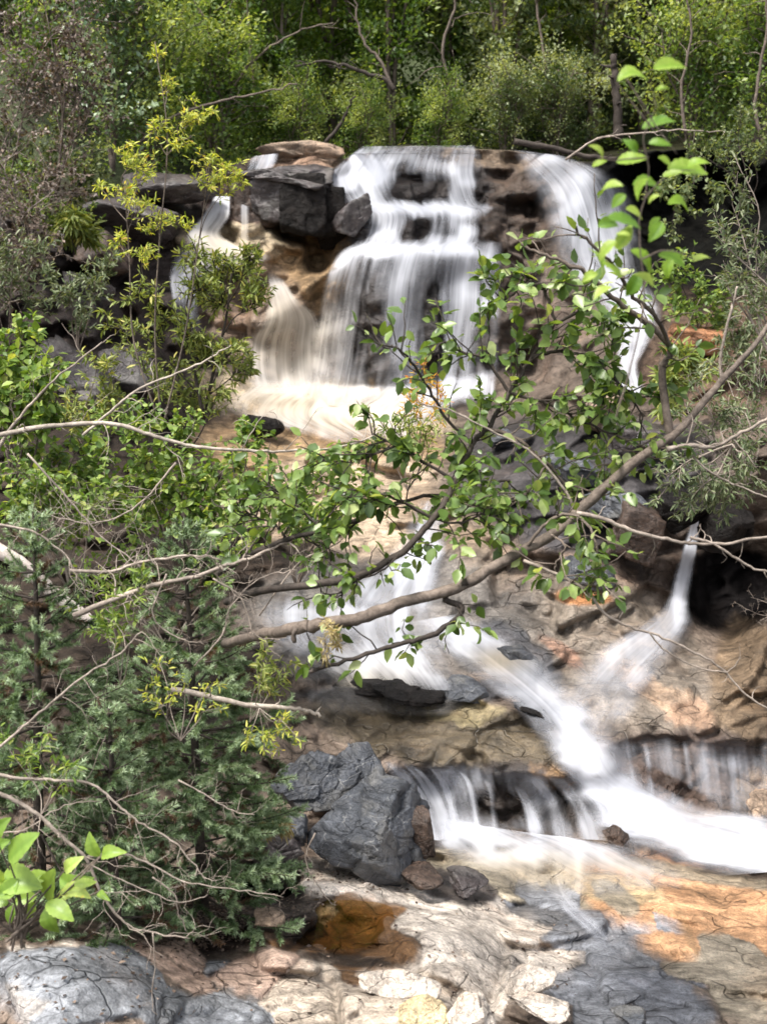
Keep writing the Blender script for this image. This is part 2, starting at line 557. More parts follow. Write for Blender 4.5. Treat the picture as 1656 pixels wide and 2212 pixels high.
L_DRY = leaf_mat('dry_leaf', [(0, (.04, .028, .022)), (.6, (.1, .07, .055)), (1, (.24, .18, .14))], .15)
L_T1 = leaf_mat('yellow_green_tree_leaf', [(0, (.07, .13, .022)), (.5, (.2, .29, .055)), (1, (.46, .52, .15))], .5)
L_T2 = leaf_mat('green_tree_leaf', [(0, (.05, .095, .022)), (.5, (.15, .225, .06)), (1, (.38, .44, .17))], .5)
L_T3 = leaf_mat('dark_tree_leaf', [(0, (.035, .06, .02)), (.5, (.11, .15, .06)), (1, (.32, .36, .19))], .45)
L_T4 = leaf_mat('pale_tree_leaf', [(0, (.06, .11, .05)), (.5, (.14, .21, .1)), (1, (.34, .42, .27))], .25, .3, .6)

L_FADED = leaf_mat('faded_leaf', [(0, (.24, .19, .08)), (1, (.46, .38, .2))])

# ------------------------------------------------------------------ the rock bed: distances measured over the frame
CTRL = [
 (500,345,21.2),(620,320,21.3),(740,345,21.0),(880,316,21.2),(1000,318,21.2),(1100,325,21.0),(1220,345,20.8),(1290,385,20.5),
 (400,440,20.2),(500,440,20.3),(650,440,20.2),(760,440,20.4),(900,440,20.4),(1050,440,20.3),(1150,440,20.2),(1300,440,20.2),
 (380,540,19.4),(480,530,19.6),(650,560,20.2),(740,540,19.8),(900,540,19.7),(1060,520,19.7),(1120,560,19.6),(1300,560,19.5),
 (400,700,18.6),(560,700,19.2),(640,700,19.4),(760,700,19.5),(900,700,19.6),(1050,700,19.4),(1150,700,18.9),(1330,700,18.6),
 (380,840,17.6),(540,830,18.8),(640,840,19.0),(780,850,19.3),(900,850,19.3),(1050,850,18.6),(1200,850,17.2),(1350,850,16.2),
 (400,920,16.4),(560,930,17.0),(700,930,17.3),(820,935,17.4),(950,940,17.2),(1100,950,16),(1300,960,14.8),
 (500,1060,13.8),(700,1060,14.8),(850,1060,15),(1000,1060,14.6),(1150,1060,13.8),(1350,1060,13.3),
 (500,1200,12.3),(700,1200,12.8),(880,1200,13.2),(1050,1200,12.9),(1200,1180,12.8),(1400,1180,13),(1550,1200,13.6),
 (600,1330,11.3),(800,1330,11.9),(950,1330,12.0),(1100,1320,12),(1300,1330,12.1),(1450,1340,12.3),(1560,1340,13.2),
 (600,1450,10.4),(750,1450,10.9),(900,1450,11.0),(1050,1430,11.2),(1250,1450,11.2),(1500,1450,11.5),
 (700,1520,10.4),(850,1520,10.6),(1000,1520,10.5),(1150,1530,10.5),(1300,1540,10.5),(1500,1550,10.8),
 (700,1640,9.6),(850,1640,9.8),(1000,1630,9.75),(1150,1640,9.7),(1290,1660,9.7),(1400,1600,10.3),(1550,1590,10.3),
 (860,1780,9.4),(1000,1800,9.45),(1150,1800,9.4),(1300,1790,9.2),(1450,1760,9.8),(1600,1760,9.9),
 (950,1860,8.8),(1100,1880,8.65),(1300,1880,8.6),(1500,1870,8.9),(1650,1900,8.6),
 (1100,1960,7.9),(1300,1990,7.6),(1500,2000,7.7),(1656,1960,8.1),
 (1200,2100,6.7),(1400,2100,6.8),(1600,2100,6.9),(1200,2212,5.9),(1500,2212,5.9),
 (620,1890,7.5),(800,1910,7.4),(1000,1960,7.3),(1050,1990,7.2),(700,2000,6.7),(900,2000,6.75),(730,2030,6.6),
 (700,2100,6.0),(900,2100,6.1),(600,2212,5.4),(900,2212,5.5),(0,2030,5.6),(150,2010,5.8),(300,2060,5.7),(0,2212,5.0),(300,2212,5.1),
 (400,1980,6.6),(500,1900,7.3),(200,1900,7.0),(0,1900,6.8),(0,1700,7.8),(300,1700,8.1),(500,1700,8.5),
 (0,1500,9),(300,1500,9.4),(500,1500,9.8),(0,1300,10.5),(300,1300,11),(0,1100,12.5),(300,1100,12.8),
 (0,900,14.5),(250,880,15.2),(0,750,16),(250,720,17),(0,600,17),(200,600,17.8),(0,480,17.5),(150,450,18.5),
 (1656,2212,5.9),(1656,1700,10.2),(1656,1500,10.9),(1656,1380,12),(1656,1200,13.6),(1500,1050,13.2),(1656,1050,13),(1450,940,14),
 (1656,900,13.8),(1480,800,15.5),(1656,750,15.5),(1450,690,17),(1656,600,17.8),(1500,520,20.2),(1500,380,21.2),(1656,350,20.3),
 (-700,500,15),(-700,1000,11.5),(-700,1500,7.5),(-700,2212,4.5),(2350,350,17),(2350,900,12),(2350,1400,10),(2350,2212,5.5),
 (-500,2650,3.7),(800,2650,4.0),(2000,2650,4.2)]
CT = np.array(CTRL, float)


def tps_fit(xy, v, reg=0.002):
    n = len(xy)
    d = np.sqrt(((xy[:, None] - xy[None]) ** 2).sum(-1)) + 1e-9
    K = d * d * np.log(d) + reg * np.eye(n)
    A = np.zeros((n + 3, n + 3)); A[:n, :n] = K; A[:n, n] = 1; A[:n, n + 1:] = xy; A[n, :n] = 1; A[n + 1:, :n] = xy.T
    return np.linalg.solve(A, np.concatenate([v, np.zeros(3)]))


_cx = CT[:, :2] / 500.0
_w = tps_fit(_cx, CT[:, 2])


def base_depth(px, py):
    sh = px.shape
    q = np.stack([px.ravel(), py.ravel()], -1) / 500.0
    r = _w[-3] + q @ _w[-2:]
    for k in range(len(_cx)):
        d2 = ((q - _cx[k]) ** 2).sum(-1) + 1e-12
        r = r + _w[k] * 0.5 * d2 * np.log(d2)
    return r.reshape(sh)


GX0, GX1, GY0, GY1, GS = -650, 2300, 280, 2600, 4
gx = np.arange(GX0, GX1 + 1, GS, dtype=float); gy = np.arange(GY0, GY1 + 1, GS, dtype=float)
PX, PY = np.meshgrid(gx, gy)
D0 = base_depth(PX, PY)

# tiers of the fall: ledges whose height varies from block to block
bx = PX + 25 * fbm(np.stack([PX / 90, PY / 160, PX * 0], -1), 3, 5)
blk = np.floor(bx / 47)


def bh(k):
    return hsh(blk.astype(np.int64), np.full(blk.shape, k), np.zeros(blk.shape), 77) - .5


LED = [(348, .26, 9, 26), (380, .26, 7, 24), (412, .14, 6, 40), (446, .34, 7, 26), (490, .16, 6, 44), (536, .32, 8, 22), (640, .1, 9, 90), (730, .08, 9, 100)]
arch = 14 * ((PX - 900) / 190) ** 2
Df = 21.25 + 0 * PX
for k, (lv, st, w, j) in enumerate(LED):
    l = lv + arch * (1 if k > 4 else .5) + j * bh(k)
    Df = Df - st * (1 + .5 * bh(k + 20)) * sst(l - w, l + w, PY)
Df = Df - .12 * bh(40 + 0) - .0006 * (PY - 500)
mf = sst(690, 745, PX) * (1 - sst(1140, 1200, PX) * (1 - .4 * sst(1, 0, PX))) * (1 - sst(800, 850, PY))
D0 = D0 * (1 - mf) + Df * mf
# dark recesses: the undercut right of the fall; the cave by the spout is darkened in the paint below
for (cx, cy, rx, ry, dd) in [(1480, 450, 210, 120, 1.2), (1215, 890, 60, 40, .5), (640, 480, 90, 50, .35), (540, 1915, 130, 50, .7), (735, 2030, 130, 55, .14), (900, 1870, 90, 30, .3), (160, 740, 110, 40, .5), (190, 620, 90, 50, .4)]:
    q = np.sqrt(((PX + 30 * fbm(np.stack([PX / 60, PY / 60, PX * 0], -1), 4, 13, .6) - cx) / rx) ** 2 + ((PY - cy) / ry) ** 2)
    D0 = D0 + dd * (1 - sst(.5, 1.15, q))
# small falls and drip wall: sharper lips
for (x0, x1, yl, st, slope) in [(850, 1310, 1662, .30, .03), (1330, 1650, 1600, .28, -.01), (690, 1060, 1490, .18, .05)]:
    yy = yl + slope * (PX - x0) + 18 * fbm(np.stack([PX / 70, PX * 0, PX * 0], -1), 3, 9)
    mm = sst(x0 - 30, x0 + 30, PX) * (1 - sst(x1 - 30, x1 + 30, PX))
    D0 = D0 + st * mm * (sst(yy - 5, yy + 14, PY) * np.exp(-np.clip(PY - yy, 0, None) / 120))

PW = P(PX, PY, D0)
rot = np.array(Matrix.Rotation(.5, 3, 'Y') @ Matrix.Rotation(.35, 3, 'X'))
Pr_ = PW @ rot.T
# how rough the rock is
RGH = np.full(PX.shape, 1.0)


_f1, _f2, _id, _cen = worley(Pr_ * np.array([2.2, 2.2, 4.2]) + 5.1, 8)
_cw = ((_cen - 5.1) / np.array([2.2, 2.2, 4.2])) @ rot
_cy = _cw[..., 1] * CP - _cw[..., 2] * SP_
_cpx = 828 + FPX * _cw[..., 0] / _cy; _cpy = 1106 - FPX * (_cw[..., 1] * SP_ + _cw[..., 2] * CP) / _cy
_jm = sst(1830, 1930, PY) * .8
JX = _jm * np.clip(_cpx - PX, -90, 90); JY = _jm * np.clip(_cpy - PY, -60, 60)


def region(cx, cy, rx, ry, rot=0, soft=.35, warp=1.0, joint=1.0):
    r = math.radians(rot)
    dx = (PX + joint * JX + warp * WX - cx); dy = (PY + joint * JY + warp * WY - cy)
    a = (dx * math.cos(r) + dy * math.sin(r)) / rx; b = (-dx * math.sin(r) + dy * math.cos(r)) / ry
    return 1 - sst(1 - soft, 1 + soft, np.sqrt(a * a + b * b))


_q = np.stack([PX / 110, PY / 110, PX * 0], -1)
WX = (55 - 25 * sst(1830, 1930, PY)) * fbm(_q, 6, 31, .68); WY = (48 - 25 * sst(1830, 1930, PY)) * fbm(_q, 6, 41, .68)
for (cx, cy, rx, ry, rot, v) in [(1280, 1480, 330, 260, 30, .45), (1500, 1995, 310, 125, 20, .22), (1000, 1830, 420, 60, 5, .3), (1000, 1580, 260, 60, 10, .55),
                                 (700, 890, 240, 60, 8, .35), (950, 600, 240, 330, 0, .45), (850, 1330, 300, 150, 0, .5), (1330, 2090, 150, 130, 20, .55), (280, 2140, 330, 100, 0, .38), (930, 2080, 350, 150, 0, .95), (250, 750, 300, 200, 0, 1.5), (1270, 560, 100, 240, -10, .5), (1110, 520, 60, 200, 0, 1.5), (1220, 1290, 210, 90, 18, 1.15), (640, 600, 90, 120, 0, 1.5), (1250, 1060, 280, 120, 0, 1.4)]:
    m = region(cx, cy, rx, ry, rot)
    RGH = RGH * (1 - m) + v * m
Pr = Pr_
b1, e1 = blocks(Pr * np.array([.9, .9, 1.5]) * 1.0, 3, .34, .5, .35, .06)
b2, e2 = blocks(Pr * np.array([2.2, 2.2, 4.2]) + 5.1, 8, .15, .6, .75, .055)
b3, e3 = blocks(Pr * np.array([6, 6, 10]) + 1.7, 15, .055, .7, .6, .1)
near = np.clip(D0 / 9, .55, 1.3)
DISP = RGH * near * (b1 + b2 + b3) + .10 * RGH * fbm(PW * 1.3, 4, 21) + .05 * fbm(PW * 4, 4, 25)


def blur(a, r, it=2):
    for _ in range(it):
        for ax in (0, 1):
            c = np.cumsum(np.concatenate([np.repeat(a.take([0], ax), r + 1, ax), a, np.repeat(a.take([-1], ax), r, ax)], ax), ax)
            n = a.shape[ax]
            hi = c.take(range(2 * r + 1, 2 * r + 1 + n), ax); lo = c.take(range(0, n), ax)
            a = (hi - lo) / (2 * r + 1)
    return a


DD = D0 - blur(DISP, 1, 2)


def sample(A, px, py):
    fx = np.clip((np.asarray(px, float) - GX0) / GS, 0, len(gx) - 1.001); fy = np.clip((np.asarray(py, float) - GY0) / GS, 0, len(gy) - 1.001)
    i = fx.astype(int); j = fy.astype(int); u = fx - i; v = fy - j
    return A[j, i] * (1 - u) * (1 - v) + A[j, i + 1] * u * (1 - v) + A[j + 1, i] * (1 - u) * v + A[j + 1, i + 1] * u * v


# rock colours (albedo), by kind of rock, plus painted shade in the undercut, cave and spruce hollow
C = np.zeros(PX.shape + (3,)); C[:] = (.15, .115, .09)
WET = np.full(PX.shape, .35)
PALE, TAN, SLATE, ORG, BLK, OLV, BRN, PINK, SOIL = (.56, .49, .42), (.33, .245, .165), (.19, .195, .21), (.4, .23, .125), (.022, .019, .018), (.2, .175, .125), (.12, .078, .052), (.4, .29, .23), (.035, .025, .018)
PAINT = [
 (150, 700, 420, 420, 0, (.04, .03, .027), .9, .5), (1500, 480, 300, 230, 0, (.012, .011, .010), 1, .3), (1560, 760, 200, 140, 0, BRN, .9, .3),  # undercut: dark wet bank with its deep shade painted near-black
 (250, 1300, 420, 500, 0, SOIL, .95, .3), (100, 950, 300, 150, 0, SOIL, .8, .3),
 (900, 500, 250, 230, 0, (.042, .032, .028), 1, .8), (900, 700, 190, 180, 0, (.038, .032, .03), .9, .9), (650, 345, 120, 35, 0, (.3, .2, .14), .9, .4),
 (640, 590, 130, 90, 0, (.33, .22, .12), 1, .4), (690, 480, 50, 70, 0, (.22, .13, .06), .8, .4), (520, 450, 80, 60, 0, (.09, .055, .045), .9, .5), (500, 530, 120, 40, 0, (.45, .36, .24), 1, .6),
 (560, 700, 110, 120, 0, (.3, .22, .16), .8, .7), (1120, 500, 70, 190, -5, (.085, .06, .045), 1, .6), (1050, 345, 100, 25, 5, (.26, .19, .13), .8, .4), (1150, 680, 90, 140, 0, (.13, .1, .08), .8, .5),
 (700, 880, 280, 60, 8, (.5, .4, .27), 1, .8), (760, 980, 330, 70, 5, (.4, .27, .15), 1, .5), (780, 1090, 300, 100, 0, (.4, .31, .22), 1, .4),
 (1000, 1130, 130, 100, 0, (.24, .18, .125), 1, .4), (1250, 1060, 300, 150, 10, (.05, .046, .048), .95, .6), (1400, 1000, 160, 100, 0, (.06, .055, .055), .8, .5), (1430, 1200, 130, 90, 0, (.085, .062, .048), .9, .5),
 (1230, 1270, 160, 80, 15, (.19, .135, .1), .9, .6), (1170, 1300, 120, 40, 30, (.12, .095, .085), .6, .6), (1250, 1390, 300, 150, 25, (.2, .165, .13), 1, .8),
 (1260, 1290, 60, 18, 12, (.4, .18, .07), .9, .4), (1210, 1410, 55, 16, 35, (.5, .25, .16), .9, .7), (1430, 1500, 150, 26, 30, (.52, .33, .2), .9, .7), (1500, 1550, 60, 30, 20, (.5, .27, .15), .9, .7), (1350, 1520, 300, 130, 22, (.2, .165, .13), .6, .9),
 (1580, 1270, 120, 85, 0, (.008, .007, .007), 1, .0), (1500, 470, 260, 170, 0, (.007, .007, .006), 1, 0.), (1620, 1470, 90, 140, 0, (.15, .105, .065), .9, .5), (1480, 1660, 200, 80, 3, (.085, .06, .048), 1, .7), (1640, 1700, 60, 60, 0, (.33, .25, .18), .9, .3),  # near-black entries paint the shade of the cave and the undercut
 (850, 1340, 320, 140, 0, (.15, .135, .12), .9, .9), (880, 1480, 230, 30, 8, (.03, .029, .031), 1, .8), (1110, 1420, 110, 40, 35, (.06, .06, .065), .95, .8), (820, 1515, 170, 30, 2, (.06, .056, .055), 1, .9),
 (960, 1590, 290, 60, 8, (.1, .078, .05), 1, .9), (1000, 1545, 80, 22, 0, (.33, .27, .15), .7, .8), (1170, 1530, 110, 16, 25, (.035, .034, .036), .9, .8), (1080, 1725, 260, 85, 5, (.032, .025, .021), 1, .8), (1190, 1680, 50, 22, 20, (.22, .13, .06), .7, .7),
 (1150, 1900, 330, 60, 5, (.36, .31, .23), 1, .8), (1500, 1975, 270, 118, 20, ORG, 1, .3), (1330, 1920, 110, 40, 10, (.38, .29, .17), .8, .5), (1600, 2140, 130, 80, 25, (.25, .215, .165), 1, .3), (1500, 1885, 240, 16, 10, (.25, .21, .15), .9, .8), (1330, 1940, 60, 30, 45, (.23, .2, .15), .9, .6), (1480, 2010, 60, 12, 65, (.28, .17, .09), .8, .4), (1560, 1960, 70, 8, 30, (.33, .19, .1), .7, .4),
  (1230, 1985, 150, 32, 28, SLATE, 1, .4), (1330, 2100, 105, 110, 30, SLATE, 1, .25), (1420, 2180, 90, 50, 20, (.11, .115, .13), 1, .3), (1130, 1975, 110, 30, 15, (.1, .098, .1), 1, .4), (900, 2060, 330, 150, 5, PALE, 1, .2), (820, 1930, 220, 45, 12, PALE, 1, .2),
 (1400, 2140, 18, 60, -20, (.45, .42, .38), .9, .3), (990, 1920, 90, 35, 5, (.06, .05, .045), 1, .6), (735, 2030, 145, 68, 5, (.17, .09, .04), 1, .7), (690, 1985, 50, 22, 20, (.05, .033, .022), 1, .6), (740, 2075, 110, 14, 5, (.04, .028, .02), .9, .6), (560, 1920, 100, 36, 10, (.016, .012, .010), 1, .2), (620, 1960, 60, 30, 30, (.06, .045, .035), .9, .3),  # near-black patch paints the shade in the hollow under the spruce
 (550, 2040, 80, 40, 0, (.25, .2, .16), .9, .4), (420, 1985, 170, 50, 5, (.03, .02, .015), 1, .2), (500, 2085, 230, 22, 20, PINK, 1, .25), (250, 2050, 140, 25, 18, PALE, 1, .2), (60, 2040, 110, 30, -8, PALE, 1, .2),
 (270, 2155, 390, 82, 7, (.19, .197, .21), 1, .25), (520, 2190, 120, 40, 8, (.2, .205, .215), 1, .25), (60, 2150, 60, 50, 0, (.3, .27, .24), .7, .3), (760, 2170, 200, 60, 0, (.44, .37, .3), 1, .25)]
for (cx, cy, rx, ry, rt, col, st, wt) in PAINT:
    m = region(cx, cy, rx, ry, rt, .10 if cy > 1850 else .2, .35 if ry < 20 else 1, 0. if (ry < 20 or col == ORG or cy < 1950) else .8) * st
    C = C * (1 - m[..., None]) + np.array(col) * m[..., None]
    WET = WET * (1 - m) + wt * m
C = C * (1 + .35 * fbm(PW * 2.0, 4, 51))[..., None]
WETK = 1 - ((.1 + .22 * (1 - sst(900, 1150, PY))) * (1 - sst(1850, 1930, PY)))[..., None]      # everything up the stream is soaked rock, darker than the dry ledge in front
_fg = (sst(1860, 1930, PY) * (1 - .85 * region(1540, 2010, 300, 150, 22, .25)))[..., None]
_mk = sst(-.25, .25, fbm(PW * 1.6, 3, 67))[..., None]
_h2 = hsh((_id * 1e6).astype(np.int64), (_id * 0).astype(np.int64), (_id * 0).astype(np.int64), 5)[..., None]
C = C * (1 - _fg * (.3 - .6 * _h2) * .7)
C = C * (1 - _fg * .8 * _mk * np.exp(-(e2[..., None] / .04) ** 2)) * (1 - _fg * .6 * np.exp(-(e3[..., None] / .05) ** 2) * sst(-.1, .3, fbm(PW * 2.2, 3, 66))[..., None])
C = np.clip(C * WETK, .004, .75)

LIPX = [-650, -300, 0, 100, 200, 300, 380, 470, 540, 620, 700, 740, 800, 880, 970, 1100, 1220, 1290, 1330, 1420, 1656, 2300]
LIPY = [420, 440, 470, 500, 480, 430, 385, 365, 345, 322, 330, 347, 330, 320, 320, 328, 348, 352, 345, 325, 315, 330]
lip = np.interp(gx, LIPX, LIPY) + 6 * fbm(np.stack([gx / 60, gx * 0, gx * 0], -1), 3, 3)
rows = 580
s = np.linspace(0, 1, rows)
tx = np.broadcast_to(gx, (rows, len(gx)))
ty = lip[None] + (GY1 - lip)[None] * s[:, None]
td = sample(DD, tx, ty)
TV = P(tx, ty, td)
# the bed carries on behind the lip
back = []
for k, (dy, dz) in enumerate([(5.5, .7), (3.2, .25), (1.6, .04), (.7, .05), (.25, .03)]):
    r_ = TV[0].copy(); r_[:, 1] += dy; r_[:, 2] += dz; back.append(r_)
ALLV = np.concatenate([np.array(back), TV])
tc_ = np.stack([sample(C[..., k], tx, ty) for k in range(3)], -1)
tw_ = sample(WET, tx, ty)
tc_ = np.concatenate([np.repeat(tc_[:1], 5, 0) * 0 + np.array([.028, .028, .015]), tc_]); tw_ = np.concatenate([np.repeat(tw_[:1], 5, 0), tw_])
nr, nc = ALLV.shape[:2]
ii = np.arange(nr - 1)[:, None] * nc + np.arange(nc - 1)[None]
TF = np.stack([ii, ii + nc, ii + nc + 1, ii + 1], -1).reshape(-1, 4)
me = make_mesh('rock_bed', ALLV.reshape(-1, 3), TF)
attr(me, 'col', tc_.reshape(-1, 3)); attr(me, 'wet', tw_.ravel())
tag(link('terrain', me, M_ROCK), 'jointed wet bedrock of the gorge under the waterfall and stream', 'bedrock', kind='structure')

# hillside behind: one big sheet far past the frame
hx = np.linspace(-60, 60, 130); hy = np.linspace(24.2, 140, 110)
HX, HY = np.meshgrid(hx, hy)


def hill_z(x, y):
    x = np.asarray(x, float); y = np.asarray(y, float)
    ax = np.clip(-3.6 - x, 0, None); bxr = np.clip(x - 4.2, 0, None)
    z = .9 + .18 * np.clip(y - 22, 0, 4) + .62 * np.clip(y - 26, 0, None) + .5 * np.minimum(ax, 9) + .2 * np.minimum(bxr, 9)
    return z + .35 * fbm(np.stack([x / 2.5, y / 2.5, x * 0], -1), 3, 61)


HV = np.stack([HX, HY, hill_z(HX, HY)], -1)
HV[0, :, 2] -= 2.5
ii = np.arange(109)[:, None] * 130 + np.arange(129)[None]
M_SOIL = rock_mat('forest_soil', False, (.045, .06, .022), .8, crack=0)
tag(link('hillside', make_mesh('hillside', HV.reshape(-1, 3), np.stack([ii, ii + 1, ii + 131, ii + 130], -1).reshape(-1, 4)), M_SOIL), 'dark wooded slope rising behind the waterfall', 'hillside', kind='structure')

# ------------------------------------------------------------------ water
DB = blur(DD, 5, 2)


def erode(a, r):
    for ax in (0, 1):
        b = a
        for k in range(1, r + 1):
            b = np.minimum(b, np.roll(a, k, ax)); b = np.minimum(b, np.roll(a, -k, ax))
        a = b
    return a


DE = blur(erode(DD, 5), 4, 2)
_db1 = blur(DD, 3, 1)
LEDGE = blur(np.clip(-np.gradient(_db1, GS, axis=0), 0, 1), 2, 1)      # how far the bed steps forward: flat tops show white
# foam: (px, py, rx, ry, rot, amount) adds or thins the white water
FOAM = [(800, 400, 50, 60, 0, .45), (1000, 400, 35, 55, 0, .4), (850, 350, 90, 20, 0, .35), (900, 450, 140, 14, 0, .5), (830, 500, 45, 45, 0, .35), (900, 545, 170, 14, 0, .4),
        (870, 620, 35, 90, 0, .3), (1000, 620, 28, 110, 0, .4), (740, 570, 24, 60, 20, .5), (880, 410, 32, 30, 0, -.6), (1062, 400, 35, 34, 0, -.6), (900, 500, 25, 28, 0, -.5), (1055, 480, 28, 30, 0, -.45), (975, 490, 40, 30, 0, .2),
        (935, 700, 30, 120, 0, -.25), (800, 720, 35, 110, 0, -.25), (1040, 720, 25, 120, 0, -.15), (985, 740, 22, 90, 0, .25), (740, 750, 25, 80, 0, .1), (600, 790, 60, 40, 0, .25), (650, 760, 40, 70, 0, -.1),
        (700, 870, 140, 25, 8, .3), (800, 900, 100, 20, 8, .35), (640, 868, 50, 12, 10, -.4), (600, 875, 60, 10, 10, -.2), (760, 880, 40, 8, 10, -.35), (1180, 370, 50, 40, 20, .2), (1250, 470, 40, 70, -10, .2), (1180, 470, 15, 80, -15, -.2),
        (900, 1210, 70, 50, 0, .5), (850, 1420, 110, 50, 0, .4), (640, 1330, 80, 30, 0, .3), (740, 1385, 60, 34, 0, -.6), (905, 1330, 30, 20, 20, -.4), (800, 1310, 40, 12, 10, -.35), (680, 1430, 40, 20, 0, -.4), (1060, 1410, 50, 26, 30, -.2), (1000, 1360, 40, 20, 20, .3),
        (1230, 1600, 45, 60, -35, .2), (1180, 1560, 20, 50, -40, -.4), (1400, 1790, 80, 50, 30, .3), (1460, 1700, 70, 12, 28, -.6), (1000, 1790, 70, 26, 10, .4), (1040, 1850, 30, 24, 45, .4), (1130, 1850, 40, 14, 0, .3), (1010, 1830, 30, 14, 30, -.4),
        (1120, 1805, 60, 12, 5, -.4), (1090, 1832, 30, 8, -10, -.35), (1190, 1880, 26, 40, -20, -.3), (1560, 1790, 90, 10, 12, -.3), (1470, 1340, 18, 60, 0, .3), (1240, 1540, 70, 60, 20, -.1), (1080, 1740, 60, 40, 0, -.35), (1230, 1740, 40, 40, 0, -.3), (960, 1700, 18, 60, 0, .3), (1160, 1740, 14, 60, 0, .3)]
WARM = [(520, 530, 140, 60), (620, 720, 130, 140), (640, 870, 190, 60), (760, 900, 170, 50), (1080, 1425, 60, 26), (1120, 1890, 260, 40), (760, 1500, 140, 60)]


HOLES = [(868, 412, 32, 26, .6), (1062, 404, 38, 36, .75), (946, 412, 26, 24, .4), (900, 500, 28, 28, .55), (1054, 488, 26, 28, .6), (985, 492, 34, 20, .3), (778, 490, 26, 22, .5), (850, 362, 18, 10, .3), (1020, 352, 30, 12, .4), (1080, 460, 20, 60, .5), (760, 400, 26, 24, .3),
         (805, 700, 30, 130, .16), (930, 680, 34, 130, .2), (1045, 690, 30, 120, .2), (720, 640, 20, 40, .1)]


def water(name, label, rows_, dens=.7, nu=70, nv=120, off=.05, edge=.18, warm=0., cat='water', fade0=.0, fade1=.0, v0=0., strand=1., cov=1., ledge=0., clump=.12, grey=0., holes=False, multi=False):
    parts = []
    for rib in (rows_ if multi else [rows_]):
        rib_ = np.array(rib, float)
        L = rib_[:, :2]; R = rib_[:, 2:4]
        de = rib_[:, 4] if rib_.shape[1] > 4 else np.full(len(rib_), dens)
        per = max(2, nv // (len(rib_) - 1))
        Ls = smooth_path(np.c_[L, de], per); Rs = smooth_path(np.c_[R, de], per)
        n = len(Ls)
        u = np.linspace(0, 1, nu)
        px = Ls[:, None, 0] * (1 - u) + Rs[:, None, 0] * u
        py = Ls[:, None, 1] * (1 - u) + Rs[:, None, 1] * u
        d = sample(DB, px, py)
        d = d * (1 - cov) + sample(DE, px, py) * cov - off * d / 10
        gap = sample(DD, px, py) - d
        Pw = P(px, py, d)
        ew = edge * (1 + .9 * fbm(np.stack([py / 35, px * 0 + 3, px / 80], -1), 3, 91))
        e = np.minimum(sst(0, 1, u[None] / ew), sst(0, 1, (1 - u[None]) / ew)) * (.15 + .85 * sst(-.02, .10, gap))
        v = np.linspace(0, 1, n)[:, None] + .06 * fbm(np.stack([px / 30, px * 0 + 5, py / 60], -1), 3, 93)
        al = np.ones((n, 1))
        if fade0: al = al * sst(0, fade0, v)
        if fade1: al = al * sst(0, fade1, 1 - v)
        dn = Ls[:, None, 2] * np.ones_like(px)
        dn = dn + ledge * sst(.0025, .014, sample(LEDGE, px, py))
        wob = fbm(np.stack([px / 24, py / 110, px * 0], -1), 3, 71)
        for (cx, cy, rx, ry, rt, am) in FOAM:
            r = math.radians(rt); dx = px - cx; dy = py - cy
            a = (dx * math.cos(r) + dy * math.sin(r)) / rx; b = (-dx * math.sin(r) + dy * math.cos(r)) / ry
            dn = dn + am * np.exp(-(a * a + b * b))
        if holes:
            for (cx, cy, rx, ry, am) in HOLES:
                dn = dn - .62 * am * np.exp(-((px + 6 * wob * 3 - cx) / rx) ** 4 - ((py - cy) / ry) ** 4)
        dn = np.clip(dn + clump * wob, 0, 1) * e * al
        wm = np.full(px.shape, warm)
        for (cx, cy, rx, ry) in WARM:
            wm = np.maximum(wm, np.exp(-((px - cx) / rx) ** 2 - ((py - cy) / ry) ** 2))
        wc = np.array([.60, .615, .665]) * (1 - wm[..., None]) + np.array([.66, .58, .46]) * wm[..., None]
        wc = wc * (1 - grey) + np.array([.26, .245, .23]) * grey
        wid = np.linalg.norm(Pw[:, -1] - Pw[:, 0], axis=1)
        ln = np.concatenate([[0], np.cumsum(np.linalg.norm(np.diff(Pw[:, nu // 2], axis=0), axis=1))])
        U = (u[None] - .5) * (.5 * wid[:, None] + .5 * wid.mean()) + 13.7 * len(label) + 3.3 * len(parts)
        parts.append((Pw, np.stack([U, ln[:, None] + 0 * U + v0], -1), dn, wc))
    Vs, Fs, Us, Ds, Cs, o_ = [], [], [], [], [], 0
    for (Pw, UV, dn, wc) in parts:
        nr, nc = dn.shape
        ii = np.arange(nr - 1)[:, None] * nc + np.arange(nc - 1)[None]
        Vs.append(Pw.reshape(-1, 3)); Fs.append(np.stack([ii, ii + nc, ii + nc + 1, ii + 1], -1).reshape(-1, 4) + o_)
        Us.append(UV.reshape(-1, 2)); Ds.append(dn.ravel()); Cs.append(wc.reshape(-1, 3)); o_ += nr * nc
    me = make_mesh(name, np.concatenate(Vs), np.concatenate(Fs))
    uvmap(me, np.concatenate(Us)); dn = np.concatenate(Ds)
    attr(me, 'strand', np.full(dn.size, strand)); attr(me, 'dens', dn); attr(me, 'wcol', np.concatenate(Cs))
    return tag(link(name, me, M_WATER), label, cat, kind='structure')


def strand(pts, w0, w1, d):
    """one strand of falling water: a centre line with a width and a density"""
    n = len(pts)
    return [(x - (w0 + (w1 - w0) * k / (n - 1)) / 2, y, x + (w0 + (w1 - w0) * k / (n - 1)) / 2, y + 4, d * (.5 if k == 0 else 1)) for k, (x, y) in enumerate(pts)]


